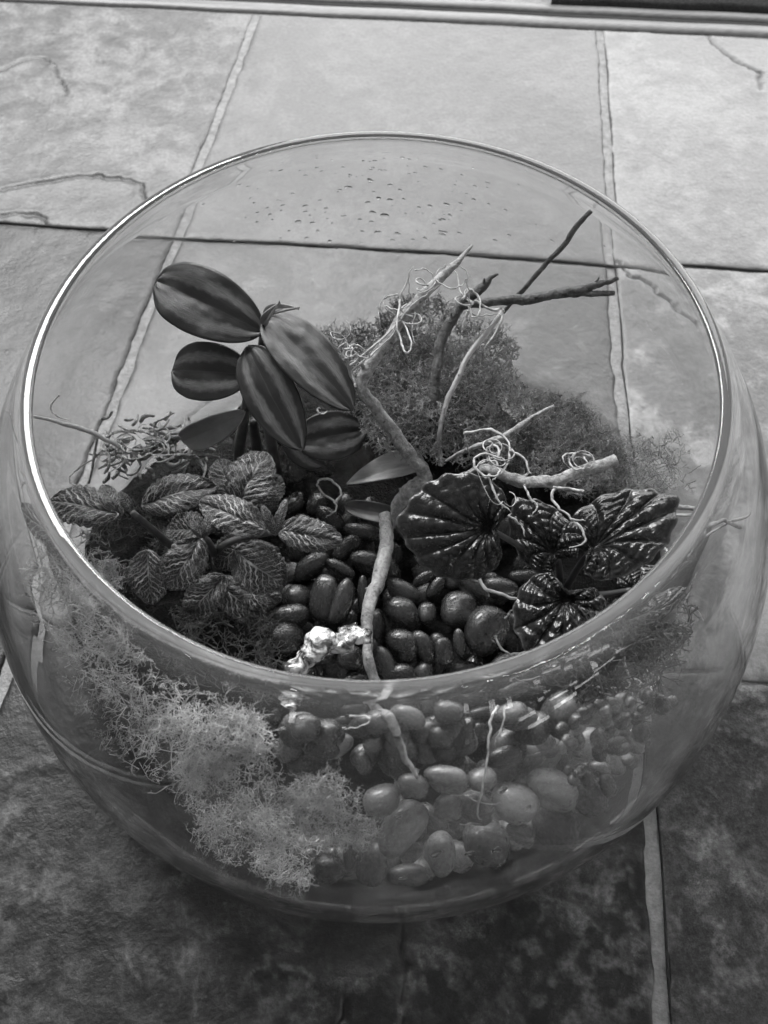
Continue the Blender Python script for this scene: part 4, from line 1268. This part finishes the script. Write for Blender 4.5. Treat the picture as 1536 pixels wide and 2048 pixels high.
moss_poly("light feathery moss clump low on the left of the front glass", [(370, 1500), (440, 1440), (520, 1470), (560, 1560), (610, 1640), (640, 1730), (620, 1775), (540, 1770), (440, 1745), (380, 1690), (400, 1640), (360, 1590)], 1050, glass_where(0.004, 0.008), 'moss_pale', 0.72, 5, 0.68, 0.75, gate=0.25)
moss_poly("small pale moss tip reaching over the pebbles behind the front glass", [(560, 1570), (620, 1545), (690, 1550), (715, 1600), (765, 1640), (745, 1675), (690, 1690), (620, 1670), (590, 1620)], 560, glass_where(0.003, 0.008), 'moss_mid', 0.7, 5, 0.7, 0.75, gate=0.3)
moss_poly("tangled straw coloured moss behind the left front glass", [(280, 1480), (340, 1420), (460, 1400), (540, 1440), (550, 1510), (450, 1500), (400, 1560), (330, 1580), (270, 1540)], 260, glass_where(0.006, 0.010), 'moss_pale', 1.0, 4, 0.65, 0.9)
moss_poly("dark open moss under the rim at the left of the bowl", [(140, 1310), (240, 1250), (350, 1320), (480, 1390), (530, 1450), (420, 1470), (300, 1500), (260, 1560), (190, 1500), (150, 1400)], 420, glass_where(0.007, 0.014), 'moss_mid', 0.95, 5, 0.65, 0.8)
moss_poly("faint moss fringe against the far left glass", [(60, 1100), (120, 1060), (190, 1180), (280, 1280), (240, 1310), (150, 1310), (90, 1260), (70, 1180)], 330, glass_where(0.006, 0.010), 'moss_mid', 0.8, 5, 0.8)
moss_poly("little moss cushion under the leftmost veined leaf", [(130, 1080), (180, 1060), (225, 1090), (240, 1180), (210, 1200), (170, 1150)], 190, lambda x, y: P(x, y, 0.068 + rng.uniform(-0.003, 0.003)), 'moss_mid', 0.8, 4)
moss_poly("dark ragged moss in front of the veined plant by the front rim", [(330, 1220), (420, 1200), (540, 1230), (560, 1300), (530, 1350), (420, 1320)], 260, lambda x, y: P(x, y, 0.052 + rng.uniform(-0.004, 0.004)), 'moss_dark', 1.1, 4)
moss_poly("tall dark moss mound at the back behind the vines", [(640, 660), (740, 650), (800, 600), (880, 590), (950, 650), (1010, 665), (1040, 700), (1020, 740), (1080, 800), (1090, 880), (1000, 930), (880, 920), (760, 900), (700, 820), (690, 720)], 3300, dome_where(0.048, 860, 790, 250, 240, 0.038), 'moss_back', 0.7, 5, 1.2, core=((862, 785, 0.048), (0.030, 0.029, 0.024)), gate=0.45)
moss_poly("rounded moss mound at the back right beside the pale vine", [(1050, 850), (1100, 790), (1160, 800), (1210, 850), (1260, 920), (1240, 980), (1140, 990), (1040, 960), (1000, 900)], 1300, dome_where(0.046, 1140, 905, 140, 140, 0.026), 'moss_back', 0.7, 5, 1.0, core=((1135, 910, 0.044), (0.018, 0.016, 0.015)), gate=0.45)
moss_poly("loose wispy moss at the far right against the back glass", [(1200, 920), (1270, 870), (1350, 870), (1395, 930), (1380, 990), (1300, 990), (1210, 990)], 230, dome_where(0.042, 1300, 940, 110, 90, 0.02), 'moss_mid', 1.1, 4, 0.75, 0.9)
moss_poly("bright small moss cushion right of the fork of the pale vine", [(720, 800), (780, 770), (850, 790), (860, 850), (800, 880), (740, 860)], 240, lambda x, y: P(x, y, 0.076 + rng.uniform(-0.004, 0.003)), 'moss_mid', 0.7, 5)
moss_poly("shaded moss patch behind the striped plant at the left", [(420, 880), (520, 850), (620, 860), (620, 940), (520, 960), (420, 940)], 200, lambda x, y: P(x, y, 0.046 + rng.uniform(-0.004, 0.003)), 'moss_dark', 0.8, 4)
moss_poly("dark crumbly moss in the shade between the veined leaves", [(185, 1000), (300, 1020), (350, 1090), (420, 1130), (330, 1160), (250, 1190), (190, 1100)], 260, lambda x, y: P(x, y, 0.050 + rng.uniform(-0.006, 0.004)), 'moss_dark', 0.9, 4)
moss_poly("dark ragged moss bank under the fallen leaf at the right glass", [(1180, 1240), (1330, 1160), (1370, 1200), (1368, 1270), (1345, 1330), (1310, 1420), (1270, 1440), (1200, 1400), (1150, 1400), (1120, 1360)], 330, lambda x, y: G(x, y, 0.010 + rng.uniform(0, 0.012)), 'moss_black', 0.9, 4, 1.3)
